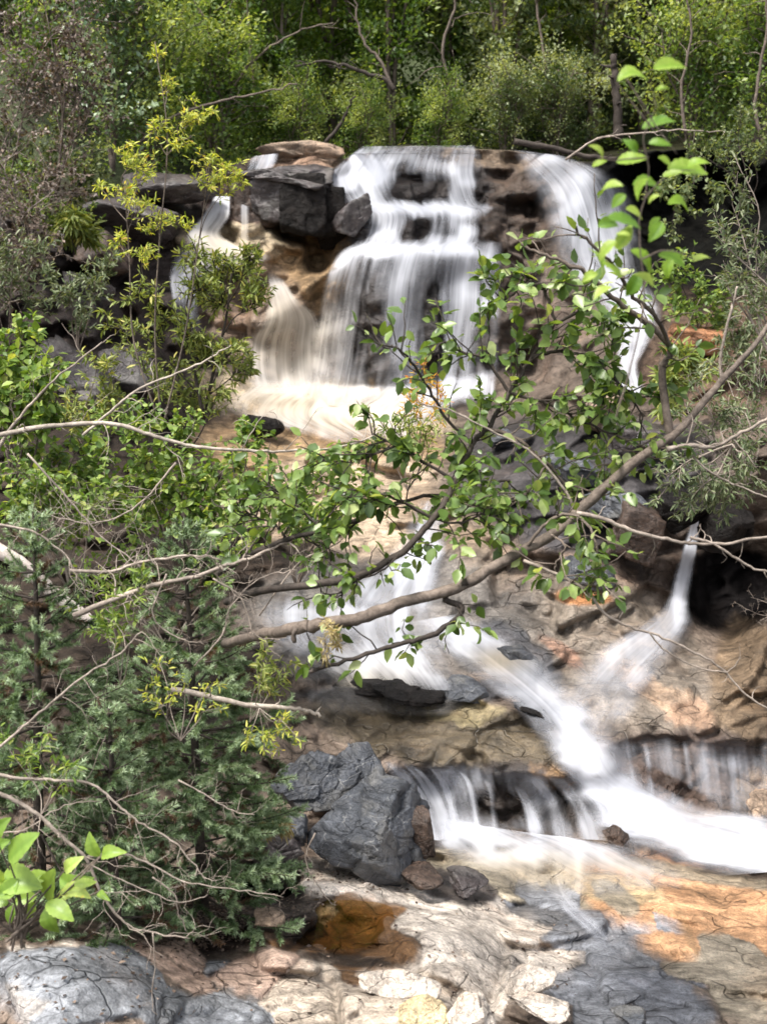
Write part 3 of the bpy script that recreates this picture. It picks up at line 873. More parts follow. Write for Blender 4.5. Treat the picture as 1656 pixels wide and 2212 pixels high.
water('waterfall', 'broad white curtain of the main waterfall stepping over dark ledges', [
    (780, 316, 1025, 314, .22), (740, 345, 1040, 332, .2), (705, 385, 1050, 378, .17), (742, 440, 1060, 440, .17), (785, 465, 1090, 455, .17), (765, 520, 1095, 515, .2), (728, 548, 1090, 530, .34),
    (700, 610, 1085, 600, .32), (688, 660, 1085, 680, .28), (675, 720, 1080, 740, .26), (660, 790, 1080, 800, .24), (640, 875, 1070, 880, .22)], nu=170, nv=380, edge=.06, cov=.8, ledge=.5, clump=.34, fade1=.06, holes=True)
water('waterfall', 'cream white cascade sliding down tan rock left of the main curtain', [
    (575, 580, 610, 600, .4), (580, 645, 650, 650, .55), (560, 690, 700, 690, .6), (530, 740, 710, 745, .55), (525, 800, 715, 800, .5), (540, 850, 720, 850, .55)], nu=70, nv=140, fade0=.15, cov=.6, ledge=.3)
water('waterfall', 'narrow left fall dropping from a notch onto a cream ledge', [
    (462, 424, 498, 424, .75), (435, 465, 497, 468, .7), (405, 500, 480, 505, .75), (390, 520, 520, 530, .8), (375, 545, 590, 560, .6), (365, 590, 440, 600, .5), (370, 640, 430, 660, .35), (385, 720, 440, 730, .3)], nu=60, nv=160, fade1=.2, cov=.8, ledge=.2)
water('waterfall', 'thin trickle falling beside the black block on the left', [(515, 400, 542, 402, .55), (517, 450, 540, 452, .5), (515, 525, 540, 525, .4)], nu=20, nv=60, edge=.4)
water('waterfall', 'small lip of water left of the tan top rock', [(545, 338, 605, 330, .6), (535, 350, 600, 350, .5), (530, 368, 585, 372, .3)], nu=30, nv=30, edge=.3)
water('waterfall', 'wide veil of the right hand fall beside the black undercut', [
    (1100, 322, 1225, 338, .4), (1115, 352, 1300, 362, .34), (1135, 395, 1360, 400, .33), (1155, 450, 1385, 450, .33), (1180, 510, 1390, 515, .32), (1205, 560, 1390, 570, .34), (1250, 610, 1400, 610, .5), (1280, 660, 1430, 655, .6), (1300, 705, 1430, 700, .5), (1325, 750, 1400, 750, .6), (1330, 800, 1380, 790, .45), (1335, 850, 1400, 850, .4)], nu=80, nv=260, edge=.34, strand=.7, ledge=.2, clump=.2)
water('stream', 'cream white sheet of water sliding over the slab at the foot of the falls', [
    (530, 815, 1060, 836, .4), (500, 842, 1040, 855, .66), (480, 868, 980, 885, .7), (500, 895, 945, 915, .62), (600, 925, 925, 940, .5), (700, 955, 900, 955, .15)], nu=130, nv=120, edge=.16, strand=.9, cov=.6, fade0=.12, clump=.3)
water('stream', 'bright white chute glimpsed through alder leaves in the middle', [
    (900, 1080, 970, 1085, .3), (880, 1120, 968, 1125, .4), (850, 1175, 968, 1180, .6), (810, 1220, 960, 1235, .66), (740, 1280, 960, 1300, .55), (690, 1330, 965, 1340, .4)], nu=60, nv=140, edge=.35, strand=.8, cov=.7, clump=.3)
water('stream', 'wide white rapid behind the end of the main alder limb', [
    (560, 1270, 960, 1290, .45), (545, 1320, 970, 1330, .58), (560, 1380, 970, 1375, .52), (640, 1430, 975, 1425, .58), (700, 1462, 990, 1470, .45), (720, 1485, 1000, 1492, .2)], nu=100, nv=100, edge=.25, fade0=.2, strand=.8, cov=.8, clump=.3)
water('stream', 'pale blue white main chute curving down to the lower right', [
    (880, 1345, 995, 1325, .55), (925, 1385, 1080, 1362, .6), (985, 1440, 1165, 1415, .5), (1050, 1490, 1235, 1470, .55), (1105, 1530, 1300, 1545, .62), (1150, 1590, 1345, 1615, .72), (1195, 1655, 1375, 1680, .82), (1240, 1725, 1450, 1712, .88), (1270, 1785, 1560, 1745, .9), (1320, 1825, 1730, 1765, .9), (1410, 1862, 1930, 1805, .92), (1530, 1895, 2150, 1840, .85)], nu=110, nv=320, edge=.38, strand=.5, clump=.2)
water('stream', 'misty spout falling from the right bank and fanning over the pink slab', [
    (1492, 1085, 1522, 1090, .5), (1486, 1120, 1518, 1125, .65), (1480, 1155, 1510, 1158, .75), (1458, 1225, 1500, 1228, .8), (1435, 1300, 1490, 1305, .75), (1385, 1345, 1500, 1350, .6), (1300, 1390, 1480, 1400, .55), (1225, 1440, 1440, 1460, .5), (1180, 1500, 1390, 1530, .36), (1170, 1560, 1340, 1600, .25), (1190, 1620, 1330, 1650, .2)], nu=70, nv=240, edge=.42, fade0=.1, fade1=.25, strand=.7, clump=.25)
water('stream', 'smooth grey pool resting on the left of the olive rock shelf', [
    (640, 1478, 960, 1492, .2), (650, 1500, 1000, 1512, .3), (665, 1525, 1020, 1535, .26), (690, 1548, 1000, 1552, .1)], nu=60, nv=40, edge=.3, strand=.3, cov=.8, fade1=.3, grey=1.)
water('stream', 'thin white strands of the small falls over the lip of the olive shelf', [
    strand([(838, 1640), (872, 1680), (905, 1735), (928, 1812)], 50, 64, .6), strand([(872, 1640), (915, 1685), (948, 1745), (964, 1812)], 40, 54, .5), strand([(922, 1645), (958, 1690), (976, 1745), (982, 1812)], 20, 34, .5), strand([(945, 1640), (985, 1690), (1000, 1745), (1006, 1812)], 60, 84, .22),
    strand([(992, 1660), (1014, 1695), (1026, 1755), (1034, 1812)], 18, 26, .5), strand([(1042, 1672), (1060, 1710), (1066, 1755), (1072, 1815)], 14, 24, .36), strand([(1112, 1688), (1136, 1728), (1150, 1770), (1158, 1818)], 20, 50, .5),
    strand([(1145, 1672), (1185, 1715), (1206, 1765), (1216, 1818)], 46, 60, .42), strand([(1185, 1662), (1232, 1708), (1264, 1758), (1284, 1812)], 56, 74, .5), strand([(1210, 1650), (1262, 1690), (1298, 1735), (1326, 1785)], 60, 80, .55),
    [(840, 1640, 1310, 1655, .0), (850, 1680, 1318, 1700, .16), (880, 1740, 1322, 1755, .14), (915, 1805, 1330, 1815, .2)]],
    nu=60, nv=110, edge=.42, cov=.75, clump=.2, fade0=.15, multi=True)
water('stream', 'white foaming lower pool below the small shelf falls', [
    (915, 1750, 1120, 1800, .68), (915, 1785, 1260, 1812, .74), (925, 1825, 1380, 1832, .72), (965, 1866, 1440, 1855, .62), (1010, 1892, 1480, 1872, .45), (1070, 1915, 1500, 1888, .28), (1120, 1938, 1510, 1905, .2), (1170, 1955, 1500, 1925, .08)], nu=140, nv=140, edge=.25, fade0=.15, fade1=.2, strand=.6, clump=.25)
water('stream', 'thin grey rivulet between dark slate and orange rock', [(1150, 1890, 1240, 1885, .5), (1185, 1930, 1235, 1925, .35), (1215, 1970, 1255, 1955, .4), (1260, 2010, 1290, 1985, .35), (1300, 2040, 1318, 2020, .15)], nu=30, nv=60, edge=.35)
water('stream', 'thin dripping strands over the brown rock wall on the right', [
    strand([(1340, 1585), (1345, 1630), (1352, 1690), (1355, 1765)], 60, 90, 0.20), strand([(1392, 1600), (1397, 1630), (1404, 1690), (1407, 1765)], 14, 21, 0.30), strand([(1425, 1582), (1430, 1630), (1437, 1690), (1440, 1765)], 80, 120, 0.17), strand([(1478, 1596), (1483, 1630), (1490, 1690), (1493, 1765)], 16, 24, 0.32), strand([(1520, 1590), (1525, 1630), (1532, 1690), (1535, 1765)], 70, 105, 0.22), strand([(1572, 1600), (1577, 1630), (1584, 1690), (1587, 1765)], 20, 30, 0.20), strand([(1600, 1585), (1605, 1630), (1612, 1690), (1615, 1765)], 60, 90, 0.24), strand([(1660, 1590), (1665, 1630), (1672, 1690), (1675, 1765)], 70, 105, 0.20), 
    [(1310, 1585, 1690, 1575, .0), (1320, 1640, 1690, 1640, .12), (1340, 1775, 1690, 1780, .08)]],
    nu=40, nv=90, edge=.45, cov=.6, clump=.15, fade0=.3, fade1=.25, multi=True)
# clear brown puddle in the pale foreground rock
m_, t_, o_ = new_mat('puddle_water')
_p = N(t_, 'ShaderNodeBsdfTransparent'); _p.inputs[0].default_value = (.9, .76, .55, 1)
_g = N(t_, 'ShaderNodeBsdfGlossy', Roughness=.05); _f = N(t_, 'ShaderNodeFresnel', IOR=1.33); _x = N(t_, 'ShaderNodeMixShader')
t_.links.new(_f.outputs[0], _x.inputs[0]); t_.links.new(_p.outputs[0], _x.inputs[1]); t_.links.new(_g.outputs[0], _x.inputs[2]); t_.links.new(_x.outputs[0], o_.inputs[0])
pc = P(np.array([730.]), np.array([2025.]), sample(DB, [730.], [2025.]))[0]
_th = np.linspace(0, 2 * np.pi, 40, endpoint=False)
_r = 1 + .2 * fbm(np.stack([np.cos(_th) * 2, np.sin(_th) * 2, _th * 0], -1), 3, 7)
PV = np.concatenate([[pc], pc + np.stack([np.cos(_th) * .36 * _r, np.sin(_th) * .30 * _r, 0 * _th], -1)]) + np.array([0, 0, .09])
tag(link('puddle', make_mesh('puddle', PV, np.array([(0, k + 1, (k + 1) % 40 + 1) for k in range(40)])), m_), 'clear brown puddle in a hollow of the pale foreground rock', 'puddle', kind='structure')


# ------------------------------------------------------------------ boulders
def ico(sub):
    import bmesh
    bm = bmesh.new(); bmesh.ops.create_icosphere(bm, subdivisions=sub, radius=1)
    V = np.array([v.co[:] for v in bm.verts]); F = np.array([[v.index for v in f.verts] for f in bm.faces])
    bm.free(); return V, F


ICO5 = ico(6); ICO4 = ico(5)


def boulder(name, px, py, Y, rx, ry, rz, mat, label, seed, rot=0., cat='boulder', group=None, facets=9, hi=False, tilt=0., box=False):
    """angular boulder: a solid cut by random planes, then roughened. rx, ry in frame units, rz depth as a share of rx"""
    V, F = ICO5 if hi else ICO4
    rg = np.random.RandomState(seed)
    pn = unit(rg.normal(size=(facets, 3))); pd = rg.uniform(.45, .8, facets)
    if box:
        pn = np.concatenate([unit(np.concatenate([np.eye(3), -np.eye(3)]) + rg.normal(0, .12, (6, 3))), pn[:4]]); pd = np.concatenate([rg.uniform(.62, .75, 6), np.full(4, .92)])
    r = np.full(len(V), 1.12)
    for n_, d_ in zip(pn, pd):
        c = V @ n_
        r = np.minimum(r, np.where(c > .05, d_ / np.maximum(c, .05), 9))
    W = V * r[:, None]
    b, e = blocks(W * np.array([1.6, 1.6, 2.4]) + seed, seed, .13, .7, .35, .035)
    W = W * 1.22 + V * (b + .05 * fbm(W * 3 + seed, 5, seed, .6))[:, None]
    k = Y / FPX / CP
    W = W * np.array([rx * k, rx * rz * k, ry * k])
    R = np.array(Matrix.Rotation(rot, 3, 'Y') @ Matrix.Rotation(tilt, 3, 'X'))
    W = W @ R.T
    c = P(np.array([px]), np.array([py]), np.array([Y]))[0]
    o = link(name, make_mesh(name, W, F), mat, None, c)
    return tag(o, label, cat, group)


BL = [
 (795, 1785, 8.0, 122, 98, .9, M_DARK, 'big blue grey boulder beside the white lower pool, largest of the dark boulders', 21, .15, True),
 (668, 1695, 8.35, 92, 62, .9, M_DARK, 'dark grey boulder touching the spruce, behind the biggest boulder', 34, -.2, True),
 (765, 1650, 8.6, 58, 44, 1., M_DARK, 'dark wedge shaped boulder at the top of the boulder pile', 47, .3, True),
 (590, 1830, 7.7, 80, 70, .9, M_PURPLE, 'brownish grey boulder under the spruce tips with dry grass on it', 52, .1, True),
 (640, 1800, 7.8, 36, 38, 1., M_DARK, 'small bluish stone wedged left of the biggest boulder', 63, 0, False),
 (912, 1800, 8.05, 24, 60, 1., M_BROWN, 'narrow rust brown block on the right flank of the biggest boulder', 71, -.12, False),
 (1000, 1905, 7.9, 46, 16, 1., M_PURPLE, 'low wet dark stone between white pool and pale rock', 83, .2, False),
 (900, 1885, 7.75, 50, 15, 1., M_BROWN, 'flat brown stone with dry needles below the biggest boulder', 92, .1, False),
 (598, 432, 20.2, 50, 54, .9, M_PURPLE, 'brown black jointed block left of the biggest black block beside the waterfall', 104, .04, False),
 (652, 446, 20.05, 56, 66, .9, M_BLACK, 'biggest glossy black overhanging block left of the main waterfall', 105, .03, False),
 (712, 462, 20.15, 40, 62, .9, M_BLACK, 'narrow black block between the biggest black block and the main curtain', 106, -.05, False),
 (640, 385, 20.35, 110, 24, .8, M_PURPLE, 'flat dark cap rock lying over the black blocks left of the fall', 108, .06, False),
 (655, 342, 21.2, 82, 26, .8, M_TAN, 'rounded tan rock on the lip left of the waterfall', 111, .05, False),
 (765, 478, 20.0, 34, 48, .8, M_PURPLE, 'dark rounded rock at the left edge of the main curtain', 126, .3, False),
 (540, 440, 20.2, 50, 55, .7, M_BROWN, 'brown block between the left fall and the thin trickle', 131, 0, False),
 (380, 400, 19.8, 80, 28, .8, M_PURPLE, 'grey flat rock behind the yellow willow leaves', 142, .05, False),
 (300, 470, 19.0, 80, 45, .8, M_PURPLE, 'purple brown rock above the left bank ledges', 153, .2, False),
 (220, 540, 18.4, 70, 40, .8, M_BROWN, 'rusty dark rock near the top of the left bank', 164, .3, False),
 (200, 640, 17.4, 60, 34, .9, M_PURPLE, 'wet shiny purple rock in the shadowed left bank', 175, .5, False),
 (190, 840, 15.3, 110, 62, .9, M_PURPLE, 'slanting purple brown slab in the lower left bank', 186, .6, False),
 (290, 800, 15.9, 60, 40, .9, M_PURPLE, 'pale grey streaked rock right of the slanting slab', 197, .5, False),
 (560, 915, 16.8, 40, 22, .9, M_BLACK, 'small black rock at the left end of the foot slab', 205, .3, False),
 (1385, 955, 13.6, 64, 52, .9, M_PURPLE, 'dark domed boulder behind the main alder limb', 214, .2, False),
 (1295, 885, 15.4, 40, 34, .9, M_TAN, 'pinkish stone beside a black hollow among the leaves', 225, .1, False),
 (1500, 735, 15.6, 66, 34, .9, M_ORANGE, 'orange brown block on the right bank', 236, .05, False),
 (1080, 950, 15.6, 36, 22, .9, M_DARK, 'small grey stone under the dark forked branch', 241, .1, False),
 (1240, 1010, 13.4, 60, 26, .9, M_DARK, 'flat blue grey slab between leaves and main limb', 252, .2, False),
 (1330, 1090, 12.9, 60, 34, .9, M_DARK, 'dark slaty stone just under the main limb', 263, .2, False),
 (1375, 1150, 12.6, 60, 62, .8, M_BROWN, 'brown and grey block above the pink slab', 274, .35, False),
 (1460, 1110, 12.6, 60, 40, .9, M_BLACK, 'black rock left of the spout', 285, .1, False),
 (1570, 1130, 12.6, 70, 50, .9, M_BLACK, 'dark overhanging rock above the cave on the right', 296, .1, False),
 (1260, 1235, 12.4, 56, 26, .9, M_DARK, 'slate grey stone on the slab below the limb', 307, .3, False),
 (770, 1478, 10.75, 62, 13, 1., M_BLACK, 'low black stone at the left end of the dark ledge under the white rapid', 318, .05, False),
 (880, 1487, 10.7, 72, 17, 1., M_BLACK, 'black wet stone in the middle of the dark ledge under the white rapid', 322, .1, False),
 (945, 1500, 10.68, 40, 12, 1., M_DARK, 'flat shiny stone right of the middle of the dark ledge', 324, .2, False),
 (1000, 1497, 10.7, 60, 22, 1., M_DARK, 'shiny dark stone at the right end of the black ledge', 329, .15, False),
 (1115, 1420, 11.2, 50, 20, .9, M_DARK, 'dark wet hump splitting the main chute', 331, .6, False),
 (1165, 1540, 10.4, 52, 9, 1., M_BLACK, 'thin black rock sliver along the main chute', 342, .45, False),
 (1330, 1808, 9.0, 26, 22, 1., M_BROWN, 'small dark stone between lower pool and main chute', 353, .5, False),
 (1645, 1740, 9.7, 42, 32, 1., M_TAN, 'tan rounded stone below the dripping wall at the right edge', 364, .1, False),
 (900, 2195, 5.45, 58, 30, .9, M_YELLOW, 'yellowish stone at the bottom edge, middle of the photo', 375, .1, False),
 (860, 2130, 5.8, 70, 24, .9, M_PALE, 'pale rough stone just above the yellowish stone', 386, .1, False),
 (1010, 2200, 5.4, 60, 34, .9, M_PALE, 'cracked cream stone right of the yellowish stone', 397, -.2, False),
 (1165, 2170, 5.7, 56, 18, 1., M_PALE, 'flat cream stone with a shadowed crack under it', 402, .1, False),
 (1150, 2115, 6.0, 50, 26, .9, M_PALE, 'pointed pale stone next to the grey slate slab', 413, -.4, False),
 (575, 1985, 6.5, 34, 18, 1., M_TAN, 'small layered stone left of the brown puddle', 424, .1, False),
 (1370, 2205, 5.6, 46, 16, 1., M_DARK, 'small bluish stone on the slate at the bottom right', 435, .05, False),
]
for (px, py, Y, rx, ry, rz, mt, lb, sd, rt, hi) in BL:
    boulder('boulder' if rx > 55 else 'stone', px, py, Y, rx, ry, rz, mt, lb, sd, rt, 'boulder' if rx > 55 else 'stone', 'rocks of the stream bed', hi=hi, box=(sd in (104, 105, 106, 131, 236, 71, 274)))


# ------------------------------------------------------------------ the wood behind
def gen_tree(seed, h, rad, nl, ls, leaf_m, narrow=False, stems=4, low=.08, dense=60):
    rg = np.random.RandomState(seed)
    gt, gl = Geo(), Geo()
    cl = []
    for k in range(stems):
        a = rg.rand() * 6.28; le = rg.uniform(.1, .5)
        tip = np.array([math.cos(a) * rad * le, math.sin(a) * rad * le, h * rg.uniform(.75, 1)])
        p = smooth_path([[0, 0, -.3], tip * np.array([.3, .3, .35]) + rg.normal(0, .08, 3), tip * np.array([.6, .6, .7]) + rg.normal(0, .1, 3), tip], 5)
        tube(gt, p, np.linspace(.045, .012, len(p)) * h / 4, 6)
        for tw in twigs_from(p, 16, rad * .35, rad * .95, rg, .95, .22, low, 1.0, .22):
            tube(gt, tw, np.linspace(.013, .004, len(tw)), 4)
            cl.append(tw)
            for t2 in twigs_from(tw, 3, rad * .15, rad * .4, rg, .9, .1, .3): cl.append(t2)
    per = nl / len(cl)
    pos, ax = leaf_on(cl, per, rg, .02, .2)
    pos = pos + rg.normal(0, .09, pos.shape)
    nn = rg.normal(0, .55, pos.shape) + np.array([0, 0, 1.0])
    # each twig keeps much the same tone
    rnd = np.clip(.45 + 1.2 * fbm(pos * 1.4 + seed, 2, seed) + rg.normal(0, .16, len(pos)), 0, 1)
    leaves(gl, pos, ax, nn, rg.uniform(.7, 1.3, len(pos)) * ls, DN_V if narrow else DI_V, DI_F, rg, rnd)
    return gt, gl


PROTO = []
for i, (sd, h, rad, nl, ls, lm, nar, nm) in enumerate([
    (1, 5.2, 1.5, 9000, .105, L_T1, False, 'broadleaf_tree'), (2, 4.8, 1.4, 9500, .1, L_T2, False, 'broadleaf_tree'), (3, 5.6, 1.5, 9500, .095, L_T3, False, 'broadleaf_tree'),
    (4, 3.0, 1.5, 6500, .085, L_T2, False, 'shrub'), (5, 3.2, 1.1, 4500, .085, L_T4, False, 'shrub'), (6, 2.4, 1.5, 6000, .08, L_T3, False, 'shrub')]):
    gt, gl = gen_tree(sd, h, rad, nl, ls, lm, nar, 5 if nm == 'shrub' else 4)
    PROTO.append([nm, gt, gl, lm, None])

TREES = [  # x, y, prototype, scale, label
 (-4.6, 24.6, 0, 1.0, 'bright yellow green tree behind the yellow willow sprig at upper left'),
 (-3.3, 25.6, 0, 1.1, 'light green tree left of the grey gap in the wood'),
 (-2.0, 24.2, 1, .9, 'green tree behind the left end of the waterfall lip'),
 (-1.0, 26.4, 0, 1.1, 'yellow green tree right of the grey gap in the wood'),
 (.2, 24.6, 1, .95, 'green tree behind the dark arching branch'),
 (1.2, 25.4, 1, 1.05, 'leafy tree straight behind the middle of the waterfall'),
 (2.3, 24.3, 2, .9, 'dull green tree behind the right part of the lip'),
 (3.2, 26.2, 0, 1.0, 'pale green tree rising left of the dark stump'),
 (4.0, 24.9, 2, 1.0, 'dark green tree beside the tall dark stump'),
 (5.2, 25.8, 2, 1.1, 'dark tree behind the top blurred leaves on the right'),
 (6.3, 24.6, 2, 1.0, 'shadowy tree in the upper right corner'),
 (7.4, 25.6, 2, 1.1, 'dark tree at the right edge of the wood'),
 (8.8, 24.5, 2, 1.1, 'dark tree just past the right edge of the wood'),
 (-6.2, 24.8, 1, 1.0, 'green tree behind the brown dead brush'),
 (-7.6, 26, 1, 1.1, 'green tree at the left edge behind the dead brush'),
 (-1.6, 23.0, 3, .5, 'low leafy shrub behind the tan lip rock'),
 (-.4, 22.9, 3, .42, 'low shrub overhanging the lip at the middle of the fall'),
 (1.0, 23.0, 3, .45, 'low shrub just above the right centre of the lip'),
 (2.2, 22.8, 5, .55, 'low shrub above the right end of the lip'),
 (3.1, 22.9, 5, .6, 'bushy green shrub left of the dark stump'),
 (-2.9, 22.8, 3, .85, 'dark green shrub at the left of the lip'),
 (-4.35, 20.6, 4, .95, 'pale shiny leaved shrub beside the brown dead brush'),
 (-3.9, 21.4, 3, .9, 'deep green shrub under the pale shiny shrub'),
 (5.4, 22.6, 3, .85, 'dark shrub above the black undercut'),
 (6.4, 22.2, 3, .9, 'dim shrub at the right end of the black undercut'),
]
rgt = np.random.RandomState(5)
for (x, y, k, sc, lb) in TREES:
    z = float(hill_z(np.array([x]), np.array([y]))[0]) - .15
    if y < 22: z = max(z, .2)
    pr = PROTO[k]
    sc *= 1.12
    if pr[4] is None:
        o = thing(pr[0], (0, 0, 0), lb, 'tree' if pr[0] != 'shrub' else 'shrub', 'trees and shrubs of the wood behind the falls')
        pr[1].obj('trunk' if pr[0] != 'shrub' else 'stem', M_BARK, o)
        pr[2].obj('crown' if pr[0] != 'shrub' else 'foliage', pr[3], o)
        o.location = (x, y, z); o.scale = (sc, sc, sc); pr[4] = o
    else:
        copy_thing(pr[4], (x, y, z), rgt.rand() * 6.28, (sc * rgt.uniform(.9, 1.1), sc * rgt.uniform(.9, 1.1), sc), lb)

# the far wood reads as one mass
gf = Geo(); rg = np.random.RandomState(77)
for k in range(110):
    x = rg.uniform(-17, 17); y = rg.uniform(27.5, 42)
    z = float(hill_z(np.array([x]), np.array([y]))[0])
    src = PROTO[int(rg.choice([0, 1, 1, 2, 2]))][2]
    V = src.V[0].reshape(-1, 4, 3); R = src.R[0].reshape(-1, 4)
    pick = rg.rand(len(V)) < .5
    a = rg.rand() * 6.28; c, s_ = math.cos(a), math.sin(a); sc = rg.uniform(.9, 1.5)
    V = V[pick]; R = R[pick]; cen = V.mean(1, keepdims=True)
    V = cen + (V - cen) * 1.35
    V = (V @ np.array([[c, -s_, 0], [s_, c, 0], [0, 0, 1]]).T) * sc + np.array([x, y, z])
    F = DI_F[None] + (np.arange(len(V)) * 4)[:, None, None]
    gf.add(V.reshape(-1, 3), F.reshape(-1, 3), (R * .8 + .2 * rg.rand()).ravel())
tag(gf.obj('far_wood', L_T2), 'dense mass of green foliage covering the slope far behind the falls', 'wood', kind='stuff')


def px_path(pts, Y, per=6, jit=0., seed=0):
    """points (px, py) or (px, py, Y) to a smooth world path"""
    a = np.array([[p[0], p[1], p[2] if len(p) > 2 else Y] for p in pts], float)
    w = P(a[:, 0], a[:, 1], a[:, 2])
    return smooth_path(w, per, jit, np.random.RandomState(seed))


def pxr(r, Y):
    return r * Y / FPX


# bare trunks in the wood
def bare(name, label, pts, Y, r0, r1, mat, cat, tw=0, seed=0, group=None, tl=.4, part='trunk', lump=.15, sub=0):
    p = px_path(pts, Y, 6, .004 * Y / 6, seed)
    rg = np.random.RandomState(seed + 1)
    r0 *= .85; r1 *= .75; tw = int(tw * (1.5 if sub else 1.15))
    g = Geo(); tube(g, p, np.linspace(pxr(r0, Y), pxr(r1, Y), len(p)), 8, None, lump, seed)
    for t in (twigs_from(p, tw, tl * .4, tl, rg, .85, .05, .1, 1., .28, 7) if tw else []):
        tube(g, t, np.linspace(pxr(r1, Y) * .7, pxr(r1, Y) * .22, len(t)), 4)
        for t2 in twigs_from(t, sub, tl * .2, tl * .5, rg, .8, .0, .2, 1., .3, 4):
            tube(g, t2, np.linspace(pxr(r1, Y) * .35, pxr(r1, Y) * .18, len(t2)), 4)
    if cat == 'tree':
        th = thing(name, p[0], label, cat, group); g.obj('trunk', mat, th)
        return th
    return tag(g.obj(name, mat), label, cat, group)


bare('bare_branch', 'dark arching bare branch in front of the wood above the falls', [(852, 195), (830, 170), (790, 158), (740, 140), (690, 133), (640, 142)], 22.6, 7, 2.5, M_BARKD, 'branch', 8, 3, tl=.7)
bare('sapling', 'thin bare sapling rising from the dark arching branch', [(845, 185), (820, 130), (785, 90), (770, 30), (765, -30)], 22.7, 4.5, 2, M_BARK, 'tree', 6, 4, tl=.5)
bare('leaning_tree', 'leaning grey trunk in front of the wood at the left', [(300, 310), (370, 255), (450, 225), (540, 205), (640, 180)], 20.4, 4.5, 2, M_BARK, 'tree', 5, 5, tl=.5)
bare('stump', 'tall dark stump standing right of the falls at the edge of the wood', [(1335, 300), (1333, 250), (1330, 200), (1326, 150), (1322, 120)], 22.3, 13, 8, M_BARKD, 'stump', 5, 6, tl=.4)
bare('bare_tree', 'thin dark trunk leaning beside the shrubs over the lip', [(700, 310), (735, 270), (752, 235), (768, 205)], 22.4, 5, 2.5, M_BARKD, 'tree', 3, 7, tl=.4)
bare('bare_tree', 'pale thin trunk standing in the far upper middle of the wood', [(760, 60), (752, 20), (748, -30), (745, -80)], 26.2, 9, 6, M_BARK, 'tree', 3, 8, tl=.4)
bare('bare_tree', 'pale slender trunk in the upper left wood', [(552, 240), (548, 170), (540, 90), (535, -20)], 23.8, 5, 3, M_BARK, 'tree', 5, 9, tl=.5)
bare('bare_tree', 'slim curved trunk at the right edge of the wood', [(1655, 330), (1630, 240), (1640, 150), (1655, 60), (1650, -30)], 19.5, 5, 3, M_BARK, 'tree', 5, 10, tl=.5)
bare('bare_tree', 'forked slender grey tree in the middle of the wood', [(960, 300), (975, 200), (955, 110), (980, 20), (985, -40)], 23.2, 5, 3, M_BARK, 'tree', 9, 13, tl=.9)
bare('bare_tree', 'thin tilted grey tree left of the dark stump', [(1215, 300), (1200, 220), (1175, 120), (1160, 20), (1150, -40)], 23.0, 4.5, 2.5, M_BARK, 'tree', 8, 14, tl=.8)
bare('bare_tree', 'thin grey tree in the shadowy upper right of the wood', [(1480, 290), (1470, 190), (1490, 90), (1480, -30)], 21.6, 4.5, 2.5, M_BARK, 'tree', 8, 15, tl=.8)
bare('bare_branch', 'long thin branch arching over the light green trees at the upper left', [(480, 300), (500, 200), (560, 120), (640, 70), (720, 50)], 22.8, 4, 2, M_BARK, 'branch', 8, 16, tl=.7)
bare('fallen_branch', 'dark fallen branch lying over the black undercut', [(1110, 305), (1180, 318), (1260, 335), (1330, 345)], 20.6, 8, 5, M_BARKD, 'branch', 3, 11, tl=.3)
bare('fallen_branch', 'grey fallen branch across the dark hollow right of the stump', [(1220, 345), (1290, 300), (1380, 288), (1480, 282), (1560, 285)], 18.5, 3, 1.6, M_DEAD, 'branch', 6, 12, tl=.5)


